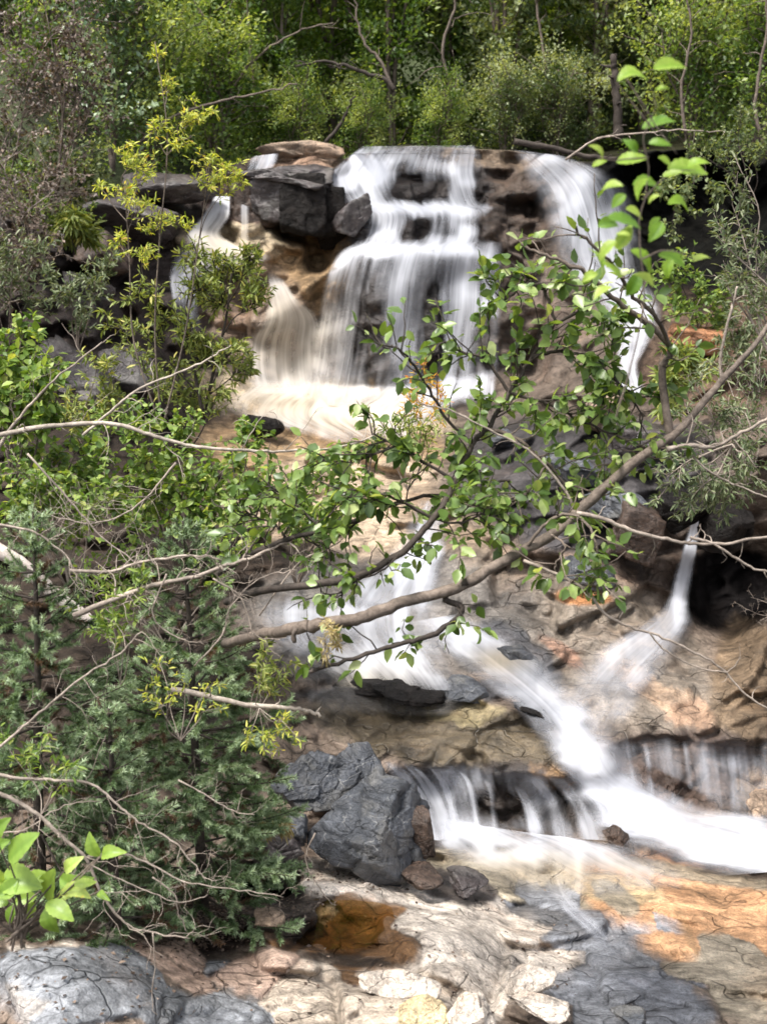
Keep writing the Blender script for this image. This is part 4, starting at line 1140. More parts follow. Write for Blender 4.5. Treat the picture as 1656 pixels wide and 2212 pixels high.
def bush(name, label, cat, spots, base, Y, leaf_m, tmpl, ls, per, tw_len, stem_r, bark, group=None, seed=0, tw_n=10, droop=0., up=.25, leaf_up=1., sub=3, leaf_t0=.1, jy=.35, sub_len=None, hubs=None):
    """a plant with stems from base (px, py) to each spot (px, py[, radius in px]); leaves on its twigs"""
    rg = np.random.RandomState(seed)
    b = P(np.array([float(base[0])]), np.array([float(base[1])]), np.array([float(base[2] if len(base) > 2 else Y)]))[0]
    th = thing(name, b, label, cat, group)
    gs, gl = Geo(), Geo()
    allt = []
    hp = []
    for hb in (hubs or []):
        q = smooth_path(P(np.array([h_[0] * 1. for h_ in hb]), np.array([h_[1] * 1. for h_ in hb]), np.full(len(hb), float(Y)) + rg.normal(0, .06, len(hb))), 6)
        q[0] = b
        tube(gs, q, np.linspace(stem_r, stem_r * .35, len(q)), 6, None, .1); hp.append(q)
    for sp in spots:
        ys = Y + rg.uniform(-jy, jy)
        e = P(np.array([float(sp[0])]), np.array([float(sp[1])]), np.array([ys]))[0]
        b_ = b; sr = stem_r
        if hp:
            best = 9e9
            for q in hp:
                for q_ in q[3:]:
                    if q_[2] < e[2] - .02:
                        dd_ = abs(q_[2] - (e[2] - .9 * np.linalg.norm(q_[:2] - e[:2]) - .05)) + np.linalg.norm(q_ - e) * .35
                        if dd_ < best: best = dd_; b_ = q_
            sr = stem_r * .45
        b0_, b = b, b_
        L = np.linalg.norm(e - b)
        m1 = b * .65 + e * .35 + rg.normal(0, .06, 3) * L + np.array([0, 0, .05]) * L
        m2 = b * .3 + e * .7 + rg.normal(0, .05, 3) * L + np.array([0, 0, .07]) * L
        p = smooth_path([b, m1, m2, e], 5)
        b = b0_
        tube(gs, p, np.linspace(sr, sr * .35, len(p)), 5)
        tl = sp[2] * Y / FPX if len(sp) > 2 else tw_len
        for t in twigs_from(p, sp[3] if len(sp) > 3 else tw_n, tl * .45, tl, rg, .85, up, .45, 1., .2):
            tube(gs, t, np.linspace(stem_r * .35, stem_r * .15, len(t)), 4)
            allt.append(t)
            for t2 in twigs_from(t, sub, tl * .25, tl * .6, rg, .8, up * .6, .2, 1., .2, 4):
                tube(gs, t2, np.linspace(stem_r * .2, stem_r * .1, len(t2)), 4)
                allt.append(t2)
    pos, ax = leaf_on(allt, per * (1.6 if cat == 'shrub' else 1.25), rg, .004, leaf_t0)
    ax = unit(ax + np.array([0, 0, -droop]))
    nn = rg.normal(0, .55, pos.shape) + np.array([0, -.25, leaf_up])
    leaves(gl, pos, ax, nn, rg.uniform(.6, 1.25, len(pos)) * ls, tmpl, OV_F if len(tmpl) == 10 else DI_F, rg)
    gs.obj('stem', bark, th); gl.obj('foliage', leaf_m, th)
    return th


# ------------------------------------------------------------------ left bank plants
rgd = np.random.RandomState(11)
for i, (base, spots, lb) in enumerate([
    ((-30, 560), [(20, 60, 110), (80, 130, 110), (140, 40, 110), (-40, 180, 120), (60, 220, 100)], 'brown dead brush in the top left corner'),
    ((120, 430), [(170, 120, 100), (200, 40, 110), (120, 200, 100), (210, 190, 90), (90, -20, 110)], 'brown dead brush left of the pale shiny shrub'),
    ((20, 640), [(30, 330, 110), (100, 380, 100), (150, 330, 90), (-30, 420, 120), (60, 460, 90)], 'tangled grey brown brush on the left bank'),
    ((-40, 780), [(20, 540, 90), (80, 560, 90), (-40, 600, 90), (110, 500, 80)], 'low dry brush at the left edge above the green bush')]):
    bush('dead_brush', lb, 'dead bush', spots, base, 16.4 - .35 * i, L_DRY, DI_V, .055, 7, .5, .014, M_BARK if i < 2 else M_DEAD, 'dry brush on the left bank', 200 + i, 12, .3, .05)
bush('shrub', 'dull green shrub under the brown brush at the left edge', 'shrub', [(20, 300, 90, 10), (90, 320, 80, 10), (-20, 380, 90, 9), (150, 260, 70, 9), (210, 330, 70, 10), (180, 390, 70, 10)], (80, 560), 17.2, L_T3, DI_V, .07, 8, .4, .012, M_BARKD, None, 210, 12)
bush('shrub', 'small dark green shrub on the left bank rocks', 'shrub', [(60, 440, 80), (130, 480, 70), (180, 500, 70), (30, 380, 80)], (60, 560), 16.2, L_T2, DI_V, .06, 9, .35, .01, M_BARKD, None, 211, 10)
bush('grass_tuft', 'yellow green grass tuft hanging on the left bank', 'grass tuft', [(150, 470, 40), (170, 500, 40), (190, 520, 40), (140, 520, 40)], (165, 540), 16.0, L_WILLOW, DN_V, .16, 8, .2, .004, M_BARKD, None, 212, 6, .6)

bush('willow_sapling', 'slender willow sapling with clusters of yellow leaves in front of the left falls', 'sapling',
     [(338, 120, 22, 5), (362, 195, 26, 6), (410, 255, 50, 8), (440, 230, 40, 7), (330, 285, 40, 6), (390, 300, 40, 6), (280, 340, 50, 9), (310, 375, 50, 9), (270, 420, 50, 9), (300, 450, 45, 8), (210, 405, 20, 4), (450, 350, 45, 9), (500, 370, 45, 9), (525, 395, 35, 8), (440, 400, 40, 7), (340, 490, 50, 9), (380, 480, 40, 6), (310, 540, 45, 8), (250, 515, 25, 5)],
     (350, 930), 11.6, L_YELLOW, NA_V, .06, 3.8, .25, .011, M_BARK, None, 221, 8, .1, .2, .8, 2, hubs=[[(350, 930), (335, 720), (345, 520), (362, 300), (335, 90)], [(350, 930), (400, 720), (430, 520), (455, 340)], [(350, 930), (290, 740), (280, 560), (270, 400)]])
bush('willow_bush', 'green narrow leaved willow bush in front of the left cascade', 'bush',
     [(470, 600, 70, 14), (520, 590, 70, 14), (550, 640, 60, 14), (480, 660, 70, 14), (430, 620, 60, 12), (420, 560, 50, 9), (540, 560, 50, 10), (500, 760, 60, 12), (530, 800, 50, 10), (440, 780, 60, 12), (400, 720, 50, 9), (220, 700, 40, 8), (300, 640, 50, 9), (340, 690, 50, 9)],
     (440, 905), 11.9, L_WILLOW, NA_V, .08, 5.2, .25, .02, M_BARKD, None, 222, 10, .1, .3, .8, 2, hubs=[[(440, 905), (462, 800), (488, 690), (500, 590)], [(440, 905), (420, 800), (400, 700), (420, 570)]])
bush('willow_bush', 'low dull green willow in front of the left bank', 'bush',
     [(380, 800, 60, 12), (330, 830, 60, 10), (420, 850, 60, 12), (470, 850, 60, 12), (300, 760, 50, 8)], (400, 980), 12.0, L_WILLOW, NA_V, .08, 4, .25, .010, M_BARKD, None, 223, 10, .1, .2, .8, 2)

# green shrubs at the left
GS_ = 'leafy green shrubs left of the stream'
bush('green_shrub', 'bright green bush at the left edge above the pale branch', 'shrub', [(20, 760, 80, 14), (60, 790, 80, 14), (100, 830, 80, 14), (30, 860, 80, 14), (90, 900, 70, 12), (-30, 820, 80, 12), (60, 700, 50, 9), (130, 780, 40, 7)], (30, 1050), 9.0, L_SHRUB, OV_V, .075, 3.2, .25, .01, M_BARK, GS_, 231, 10, .3, .2, 1, 2)
bush('green_shrub', 'green bush under the bend of the pale left branch', 'shrub', [(40, 970, 80, 12), (110, 990, 80, 12), (180, 960, 70, 12), (240, 1000, 80, 12), (70, 1060, 80, 12), (20, 1100, 70, 9), (150, 1050, 80, 12)], (140, 1190), 9.3, L_SHRUB, OV_V, .065, 3.4, .25, .009, M_BARK, GS_, 232, 10, .3, .2, 1, 2)
bush('green_shrub', 'leafy shrub above the right spruce tip', 'shrub', [(290, 980, 80, 12), (350, 1010, 80, 12), (410, 1040, 80, 12), (330, 1080, 80, 12), (460, 1010, 70, 12), (400, 1110, 70, 12), (480, 1080, 70, 12), (300, 920, 60, 8), (400, 930, 60, 8), (250, 1080, 60, 9)], (380, 1240), 9.8, L_SHRUB, OV_V, .07, 3.6, .25, .009, M_BARK, GS_, 233, 10, .3, .2, 1, 2)
bush('green_shrub', 'lush shrub between the spruce and the tan slab', 'shrub', [(540, 960, 60, 10), (520, 1020, 70, 12), (560, 1080, 60, 12), (500, 1120, 70, 12), (600, 1050, 50, 8), (540, 920, 40, 7)], (500, 1240), 10.0, L_SHRUB, OV_V, .065, 3.4, .25, .008, M_BARK, GS_, 234, 10, .3, .2, 1, 2)
bush('green_shrub', 'light green shrub in front of the tan slab', 'shrub', [(650, 1060, 70, 11), (700, 1020, 60, 10), (740, 1080, 60, 11), (680, 1130, 60, 11), (780, 1030, 50, 9), (620, 1130, 60, 9), (760, 950, 50, 8)], (640, 1270), 9.6, L_SHRUB, OV_V, .06, 3, .22, .008, M_BARK, GS_, 235, 9, .3, .2, 1, 2)
bush('green_shrub', 'leafy shrub tangled with grey twigs between pale branch and left spruce', 'shrub', [(20, 1010, 80, 12), (90, 1040, 80, 12), (170, 1040, 80, 12), (240, 1060, 80, 12), (30, 1090, 70, 10), (300, 1130, 70, 10), (180, 1120, 60, 9)], (150, 1280), 8.6, L_SHRUB, OV_V, .055, 3.4, .25, .008, M_DEAD, GS_, 236, 10, .3, .2, 1, 2)
bush('green_shrub', 'low leafy shrub behind the two spruce tops', 'shrub', [(200, 1230, 70, 9), (280, 1200, 70, 9), (500, 1180, 70, 10), (560, 1160, 60, 9), (470, 1140, 60, 9), (240, 1290, 70, 8)], (360, 1400), 8.8, L_SHRUB, OV_V, .05, 2.8, .22, .007, M_DEAD, GS_, 237, 9, .3, .2, 1, 2)
bush('green_shrub', 'small shrub on the left bank ledge behind the willow bush', 'shrub', [(270, 880, 50, 9), (330, 910, 60, 9), (210, 900, 60, 9), (420, 900, 50, 8)], (300, 1010), 11.5, L_SHRUB, OV_V, .055, 2.8, .22, .007, M_BARKD, GS_, 238, 9, .3, .2, 1, 2)
LB_ = 'brush on the rocks of the left bank'
bush('shrub', 'pale green brush over the dark rocks left of the yellow sapling', 'shrub', [(200, 600, 50, 9), (150, 640, 50, 9), (240, 560, 50, 9), (110, 600, 60, 9), (170, 700, 40, 7)], (170, 760), 14.5, L_GREYW, NA_V, .08, 4, .3, .008, M_BARK, LB_, 271, 9)
bush('shrub', 'twiggy green brush in front of the slanting slab', 'shrub', [(170, 900, 60, 10), (240, 860, 60, 10), (130, 880, 50, 8), (290, 740, 50, 8), (200, 770, 40, 6)], (200, 1010), 11.8, L_WILLOW, NA_V, .075, 4, .28, .008, M_BARK, LB_, 272, 9)
bush('shrub', 'feathery grey green brush at the left edge of the rocks', 'shrub', [(30, 520, 70, 10), (80, 560, 70, 10), (20, 620, 70, 10), (90, 650, 50, 8), (-20, 560, 70, 8)], (20, 760), 14.8, L_GREYW, NA_V, .08, 4, .3, .008, M_BARK, LB_, 273, 9)
bush('autumn_sprig', 'yellow and orange leaved sprig in front of the white foot pool', 'sprig', [(920, 790, 34, 9), (900, 830, 40, 10), (940, 820, 34, 9), (890, 860, 34, 8), (960, 860, 30, 7)], (890, 990), 10.5, L_ORANGE, NA_V, .05, 3.2, .15, .005, M_BARK, None, 241, 8, .1, .3, .8, 2)
bush('willow_bush', 'small yellow green willow below the orange sprig', 'bush', [(860, 920, 50, 10), (920, 930, 50, 10), (820, 950, 45, 9), (970, 900, 40, 8), (890, 890, 40, 8)], (880, 1060), 10.3, L_WILLOW, NA_V, .06, 3.2, .2, .006, M_BARK, None, 242, 9, .1, .25, .8, 2)
bush('dry_sprig', 'faded tan sprig hanging under the main alder limb', 'sprig', [(715, 1370, 20, 6), (722, 1400, 20, 6), (708, 1425, 18, 5)], (718, 1345), 5.4, L_FADED, DN_V, .035, 3, .06, .003, M_DEAD, None, 243, 6, .5, -.2)

# right bank plants
bush('grey_willow', 'grey green willow at the right edge beside the black undercut', 'bush', [(1580, 440, 60, 10), (1620, 520, 70, 12), (1600, 600, 70, 12), (1640, 660, 70, 12), (1560, 520, 50, 8), (1540, 460, 40, 6), (1590, 350, 40, 6), (1560, 600, 50, 8)], (1680, 800), 8.0, L_GREYW, NA_V, .055, 3.4, .2, .008, M_DEAD, 'willows of the right bank', 251, 10, .1, .25, .8, 2)
bush('grey_willow', 'grey green willow behind the upper end of the main limb', 'bush', [(1500, 830, 70, 12), (1560, 880, 70, 12), (1620, 830, 80, 12), (1480, 900, 60, 10), (1640, 760, 70, 10), (1600, 950, 70, 12), (1540, 780, 60, 9)], (1600, 1080), 9.5, L_GREYW, NA_V, .06, 3.4, .2, .008, M_DEAD, 'willows of the right bank', 252, 10, .1, .25, .8, 2)
bush('grey_willow', 'drooping grey green willow right of the main limb above the spout', 'bush', [(1440, 1030, 60, 11), (1500, 1040, 70, 12), (1560, 1030, 70, 12), (1620, 1040, 70, 12), (1480, 1090, 60, 12), (1550, 1090, 60, 12), (1420, 1080, 40, 8), (1610, 1000, 60, 10)], (1580, 960), 9.0, L_GREYW, NA_V, .06, 4.2, .2, .008, M_DEAD, 'willows of the right bank', 253, 11, .4, -.1, .8, 2)
bush('shrub', 'leafy shrub on the bare bank right of the misty fall, under the black undercut', 'shrub', [(1440, 600, 60, 10), (1500, 640, 60, 10), (1560, 620, 60, 10), (1470, 560, 50, 8), (1540, 690, 50, 9)], (1520, 800), 15.5, L_SHRUB, DI_V, .075, 5, .3, .008, M_BARKD, None, 257, 9, .2, .2)
bush('shrub', 'twiggy dull shrub at the right edge beside the orange block', 'shrub', [(1600, 690, 60, 10), (1640, 640, 60, 10), (1620, 760, 60, 10), (1560, 760, 50, 8)], (1640, 880), 14.5, L_GREYW, NA_V, .085, 5, .3, .008, M_DEAD, None, 258, 9, .2, .2)
bush('shrub', 'small green shrub hanging in the black undercut', 'shrub', [(1420, 420, 40, 7), (1480, 440, 40, 7), (1540, 410, 50, 8), (1450, 500, 40, 6)], (1500, 330), 17.5, L_T3, DI_V, .075, 5, .3, .007, M_BARKD, None, 259, 8, .3, -.2)
bush('grass_tuft', 'yellow green grassy tuft on the right bank behind the limb', 'grass tuft', [(1480, 770, 40, 8), (1520, 800, 40, 8), (1450, 810, 40, 8), (1440, 880, 40, 8)], (1480, 880), 13.8, L_WILLOW, DN_V, .14, 6, .2, .004, M_BARKD, None, 254, 8, .3)
bush('shrub', 'dark leafy shrub under the stump on the right', 'shrub', [(1600, 250, 60, 10), (1560, 330, 60, 10), (1640, 330, 60, 10), (1500, 320, 50, 8)], (1620, 430), 15, L_T3, DI_V, .05, 6, .3, .008, M_BARKD, None, 255, 9)
bush('dead_brush', 'bare twiggy brush in front of the black cave', 'dead bush', [(1600, 1310, 30, 5), (1640, 1340, 30, 5), (1620, 1290, 30, 4)], (1690, 1330), 11.5, L_DRY, DN_V, .03, .3, .12, .004, M_DEAD, None, 256, 5, .1, .1)

# ------------------------------------------------------------------ the alder in front
alder = thing('alder_tree', P(np.array([1700.]), np.array([640.]), np.array([6.2]))[0], 'alder with a thick slanting limb and fresh green leaves crossing in front of the stream', 'tree')
rga = np.random.RandomState(301)
LIMB = [(1720, 600, 6.3), (1640, 730, 6.2), (1560, 820, 6.1), (1465, 930, 6.0), (1380, 990, 5.9), (1275, 1080, 5.8), (1190, 1155, 5.7), (1085, 1212, 5.6), (985, 1270, 5.5), (870, 1300, 5.45), (780, 1335, 5.4), (700, 1347, 5.4), (630, 1360, 5.55), (560, 1372, 5.9), (490, 1392, 6.5)]
p = px_path(LIMB, 6, 6, .004, 1)
g = Geo(); tube(g, p, np.interp(np.linspace(0, 1, len(p)), [0, .3, .75, .93, 1], [.010, .024, .029, .029, .026]), 10, None, .16, 3)
# a hanging stub at the broken end
tube(g, px_path([(640, 1358, 5.3), (634, 1372, 5.3), (636, 1388, 5.3)], 5.3, 3), [.012] * 6 + [.009], 6)
g.obj('limb', M_BARK, alder)
BR = [  # points, start radius px, end radius px, bark, twigs, leaf density
 ([(1445, 935, 6.0), (1432, 850, 6.0), (1430, 790, 6.0), (1447, 755, 6.0), (1400, 700, 5.9), (1320, 640, 5.8), (1265, 590, 5.7), (1200, 560, 5.7), (1130, 530, 5.7)], 10, 3, M_BARK, 14, 2.2),
 ([(1447, 755, 6.0), (1420, 690, 5.7), (1370, 640, 5.5), (1310, 560, 5.3), (1240, 490, 5.2)], 6, 2.5, M_BARK, 8, 1.5),
 ([(1010, 1255, 5.5), (960, 1290, 5.5), (1000, 1320, 5.5), (930, 1372, 5.4), (850, 1395, 5.4), (760, 1425, 5.3), (670, 1452, 5.3)], 8, 4, M_BARKD, 9, 2.2),
 ([(490, 1300, 6.5), (570, 1275, 5.8), (680, 1262, 5.6), (770, 1245, 5.6), (870, 1190, 5.65), (935, 1120, 5.7), (985, 1040, 5.8), (1020, 960, 5.9), (1050, 925, 5.9), (1100, 850, 6.0), (1150, 770, 6.1), (1200, 700, 6.1)], 10, 4, M_BARKD, 22, 4.2),
 ([(470, 1240, 6.5), (540, 1200, 5.9), (620, 1165, 5.8), (700, 1145, 5.8), (800, 1112, 5.8), (900, 1075, 5.9), (1000, 1065, 5.9), (1100, 1040, 5.9)], 7, 3, M_BARKD, 16, 3.4),
 ([(1050, 925, 5.9), (1110, 945, 5.9), (1180, 1000, 5.9), (1220, 1040, 5.9), (1300, 1070, 5.9)], 5, 2, M_BARK, 10, 3.2),
 ([(1020, 960, 5.9), (960, 900, 5.9), (920, 830, 5.9), (870, 760, 5.8), (830, 745, 5.8)], 4, 2, M_BARKD, 7, 1.8),
 ([(1100, 850, 6.0), (1050, 780, 6.0), (1000, 760, 6.0), (950, 740, 6.0)], 4, 2, M_BARKD, 8, 2.4),
 ([(1150, 770, 6.1), (1210, 760, 6.1), (1280, 780, 6.1), (1340, 830, 6.1), (1390, 900, 6.1)], 5, 2, M_BARKD, 16, 3.8),
 ([(1100, 850, 6.0), (1180, 870, 6.0), (1250, 910, 6.0), (1330, 940, 6.0)], 4, 2, M_BARKD, 14, 3.6),
 ([(1200, 700, 6.1), (1180, 640, 6.1), (1150, 600, 6.1), (1100, 640, 6.1), (1050, 655, 6.1)], 4, 2, M_BARKD, 11, 3.0),
 ([(1200, 700, 6.1), (1260, 670, 6.1), (1310, 690, 6.1), (1340, 720, 6.1)], 4, 2, M_BARKD, 10, 3.2),
 ([(1130, 1190, 5.65), (1180, 1130, 5.6), (1230, 1110, 5.6), (1280, 1150, 5.5), (1290, 1230, 5.5), (1300, 1290, 5.5)], 4, 2, M_BARK, 9, 3.0),
 ([(935, 1120, 5.7), (860, 1080, 5.7), (790, 1060, 5.7), (720, 1070, 5.7)], 4, 2, M_BARKD, 12, 3.0),
 ([(800, 1112, 5.8), (740, 1150, 5.8), (700, 1190, 5.8), (690, 1230, 5.8)], 3, 1.5, M_BARKD, 9, 2.6),
 ([(870, 1190, 5.65), (830, 1230, 5.6), (760, 1260, 5.6), (720, 1300, 5.6)], 3, 1.5, M_BARKD, 7, 2.0),
 ([(700, 1145, 5.8), (650, 1100, 5.9), (600, 1060, 5.9), (540, 1030, 6.0)], 3.5, 1.5, M_BARKD, 13, 3.0),
 ([(620, 1165, 5.8), (590, 1130, 5.9), (540, 1110, 6.0), (500, 1070, 6.0)], 3, 1.5, M_BARKD, 11, 3.0),
 ([(935, 1120, 5.7), (990, 1130, 5.7), (1050, 1110, 5.7), (1090, 1130, 5.7)], 3, 1.5, M_BARKD, 9, 2.8),
 ([(1180, 1000, 5.9), (1150, 1050, 5.8), (1120, 1080, 5.8), (1090, 1090, 5.8)], 3, 1.5, M_BARK, 9, 2.8),
 ([(1330, 940, 6.0), (1390, 970, 6.0), (1330, 1000, 6.0), (1270, 1010, 6.0)], 3, 1.5, M_BARK, 8, 2.6),
 ([(1190, 1155, 5.6), (1220, 1180, 5.5), (1200, 1230, 5.5), (1240, 1260, 5.5)], 2.5, 1.5, M_BARK, 6, 2.4),
 ([(860, 960, 5.8), (800, 985, 5.8), (740, 1000, 5.9), (680, 990, 5.9)], 3, 1.5, M_BARKD, 10, 2.6),
 ([(985, 1040, 5.8), (920, 1000, 5.8), (860, 960, 5.8), (800, 940, 5.8)], 4, 2, M_BARKD, 12, 3.6),
]
gl = Geo()
for k, (pts, r0, r1, bm_, ntw, per) in enumerate(BR):
    p = px_path(pts, 6, 6, .006, 310 + k)
    g = Geo(); tube(g, p, np.linspace(pxr(r0, 5.8), pxr(r1, 5.8), len(p)), 7, None, .15, k)
    tws = twigs_from(p, int(ntw * 1.5), .08, .34, rga, .85, .1, .18 if k != 3 else .35, 1., .22)
    for t in tws:
        tube(g, t, np.linspace(.004, .0018, len(t)), 4)
    g.obj('branch', bm_, alder)
    pos, ax = leaf_on(tws, per * 2.6, rga, .012, .2)
    if len(pos):
        ax = unit(ax + np.array([0, 0, -.35]))
        nn = rga.normal(0, .6, pos.shape) + np.array([0, -.3, 1.])
        leaves(gl, pos, ax, nn, rga.uniform(.45, 1.3, len(pos)) * .066, OV_V, OV_F, rga)
gl.obj('foliage', L_ALDER, alder)

def blade(g, a, b, wd, nz, rg, tone):
    """a leaf blade from a to b: folded along the midrib, curled, toothed and slightly wavy"""
    nS, nW = 15, 7
    tt = np.linspace(0, 1, nS); ww = np.linspace(-1, 1, nW)
    ax = b - a; L = np.linalg.norm(ax); ax /= L
    nz = unit(nz - (nz @ ax) * ax); yy = np.cross(nz, ax)
    prof = np.sin(np.pi * tt ** .8) ** .85 * .27 * wd * L * (1 + .09 * (np.arange(nS) % 2))
    prof[0] = prof[-1] = .004 * L
    c1, c2 = rg.uniform(.02, .16), rg.uniform(.0, .25)
    sk = rg.normal(0, .1) * L * np.sin(np.pi * tt)
    up = (np.abs(ww)[None] * prof[:, None] * rg.uniform(.15, .5)) + (c1 * L * np.sin(np.pi * tt) - c2 * L * tt ** 2)[:, None] + .012 * L * np.sin(tt * 30 + 2)[:, None] * np.abs(ww)[None]
    V = a + tt[:, None, None] * L * ax + (ww[None, :, None] * prof[:, None, None] + sk[:, None, None]) * yy + nz * up[..., None]
    ii = np.arange(nS - 1)[:, None] * nW + np.arange(nW - 1)[None]
    r = np.clip(tone + .12 * (np.arange(nS) % 2)[:, None] * np.abs(ww)[None] - .2 * (np.abs(ww)[None] < .1) + rg.normal(0, .03, (nS, nW)), 0, 1)
    g.add(V.reshape(-1, 3), np.stack([ii, ii + 1, ii + nW + 1, ii + nW], -1).reshape(-1, 4), r.ravel())


# bright near leaves, upper right
spr = thing('alder_sprig', P(np.array([1330.]), np.array([900.]), np.array([3.4]))[0], 'blurred bright green sprig close to the camera at the upper right', 'sprig')
gs, gl = Geo(), Geo()
for pts in [[(1330, 900, 3.4), (1370, 760, 3.4), (1390, 640, 3.4), (1380, 500, 3.4), (1400, 380, 3.4), (1390, 300, 3.4), (1415, 230, 3.4), (1400, 170, 3.4)],
            [(1390, 430, 3.4), (1440, 380, 3.4), (1500, 365, 3.4)], [(1385, 560, 3.4), (1440, 540, 3.4), (1500, 560, 3.4)], [(1400, 340, 3.4), (1330, 345, 3.4), (1290, 340, 3.4)],
            [(1410, 280, 3.4), (1330, 180, 3.4)], [(1340, 150, 3.4), (1415, 270, 3.4), (1460, 330, 3.4)]]:
    p = px_path(pts, 3.4, 5, .002, len(pts)); tube(gs, p, np.linspace(.0028, .0012, len(p)), 5)
NL = [(1410, 150, 1485, 140), (1415, 195, 1445, 190), (1332, 175, 1400, 165), (1385, 278, 1460, 262), (1410, 268, 1440, 250), (1300, 345, 1275, 310), (1278, 360, 1310, 345), (1330, 350, 1400, 340), (1375, 330, 1345, 300), (1400, 310, 1450, 305), (1420, 340, 1450, 360), (1440, 365, 1530, 370), (1480, 360, 1530, 345), (1430, 380, 1475, 370), (1300, 410, 1345, 400), (1365, 400, 1430, 410), (1400, 385, 1370, 430), (1440, 440, 1490, 455), (1290, 490, 1340, 480), (1310, 470, 1385, 490), (1350, 450, 1390, 470), (1330, 520, 1290, 560), (1360, 540, 1415, 590), (1420, 550, 1480, 580), (1340, 600, 1310, 560), (1330, 540, 1360, 480), (1495, 565, 1535, 550), (1430, 480, 1400, 520), (1380, 590, 1350, 640), (1300, 580, 1280, 530), (1410, 620, 1370, 590), (1425, 470, 1400, 500), (1290, 590, 1255, 610), (1350, 420, 1320, 450), (1400, 440, 1425, 420), (1360, 510, 1330, 500), (1450, 560, 1440, 600), (1320, 620, 1280, 640)]
A = np.array(NL, float); Yl = 3.4 + rga.uniform(-.2, .2, len(A))
b0 = P(A[:, 0], A[:, 1], Yl); b1_ = P(A[:, 2], A[:, 3], Yl + rga.uniform(-.03, .03, len(A)))
ln_ = np.linalg.norm(b1_ - b0, axis=1)
for k in range(len(A)):
    blade(gl, b0[k], b1_[k], rga.uniform(.85, 1.25), np.array([rga.normal(0, .4), -.6, .8]), rga, rga.rand())
gs.obj('stem', M_BARK, spr); gl.obj('foliage', L_BRIGHT, spr)

# pale bare branches on the right and left
DB_ = 'bare dead branches in front of the stream'
bare('dead_branch', 'pale curving twig crossing from the limb to the right edge by the spout', [(1245, 1108), (1300, 1120), (1360, 1145), (1440, 1165), (1500, 1175), (1580, 1172), (1670, 1155)], 5.6, 6, 4, M_DEAD, 'branch', 5, 401, DB_, .15)
bare('dead_branch', 'thin pale twig dropping to the right edge below the spout top', [(1490, 1160), (1540, 1175), (1580, 1200), (1620, 1225), (1680, 1245)], 5.6, 4, 3, M_DEAD, 'branch', 4, 402, DB_, .12)
bare('dead_branch', 'long pale twig curving down over the pink slab to the right edge', [(1130, 1210), (1200, 1240), (1265, 1275), (1305, 1325), (1360, 1355), (1420, 1372), (1500, 1410), (1560, 1445), (1600, 1490), (1680, 1545)], 5.5, 4.5, 2.5, M_DEAD, 'branch', 6, 403, DB_, .15)
bare('dead_branch', 'fine twig forking from the long pale twig over the slab', [(1400, 1365), (1430, 1400), (1500, 1440), (1570, 1450), (1600, 1420)], 5.5, 2.5, 1.5, M_DEAD, 'branch', 4, 404, DB_, .1)
bare('dead_branch', 'pale forked stick right of the main limb', [(1440, 970), (1490, 962), (1540, 965), (1600, 935), (1680, 890)], 5.9, 7, 4, M_DEAD, 'branch', 7, 405, DB_, .2)
bare('dead_branch', 'thin twig hanging from the forked stick to the right edge', [(1495, 985), (1520, 1010), (1570, 1040), (1640, 1068), (1690, 1080)], 5.9, 3, 2, M_DEAD, 'branch', 4, 406, DB_, .15)
bare('dead_branch', 'grey upright stick beside the upper end of the main limb', [(1560, 830), (1555, 770), (1575, 680), (1590, 620)], 6.2, 5, 3, M_DEAD, 'branch', 5, 407, DB_, .2)
bare('dead_branch', 'thick pale branch arching from the left edge across the green shrubs', [(-60, 950), (10, 938), (110, 920), (240, 915), (310, 935), (380, 955), (450, 968), (560, 975), (650, 973), (740, 965), (830, 930)], 6.6, 7, 2.5, M_BARKP, 'branch', 12, 411, DB_, .35, sub=2)
bare('dead_branch', 'slim curving pale twig rising in front of the willow bush', [(180, 940), (250, 880), (300, 840), (400, 800), (460, 770), (500, 745)], 6.9, 4, 2, M_BARKP, 'branch', 7, 412, DB_, .3)
bare('dead_branch', 'grey stem leaning up through the bush at the left edge', [(-20, 1000), (20, 930), (70, 870), (130, 810), (220, 740)], 6.9, 5, 2, M_DEAD, 'branch', 7, 413, DB_, .3)
bare('dead_branch', 'dark bent twig right of the middle above the limb', [(1240, 1100), (1220, 1060), (1150, 980), (1060, 930), (980, 890), (900, 870)], 5.7, 4, 2, M_DEAD, 'branch', 6, 414, DB_, .2)

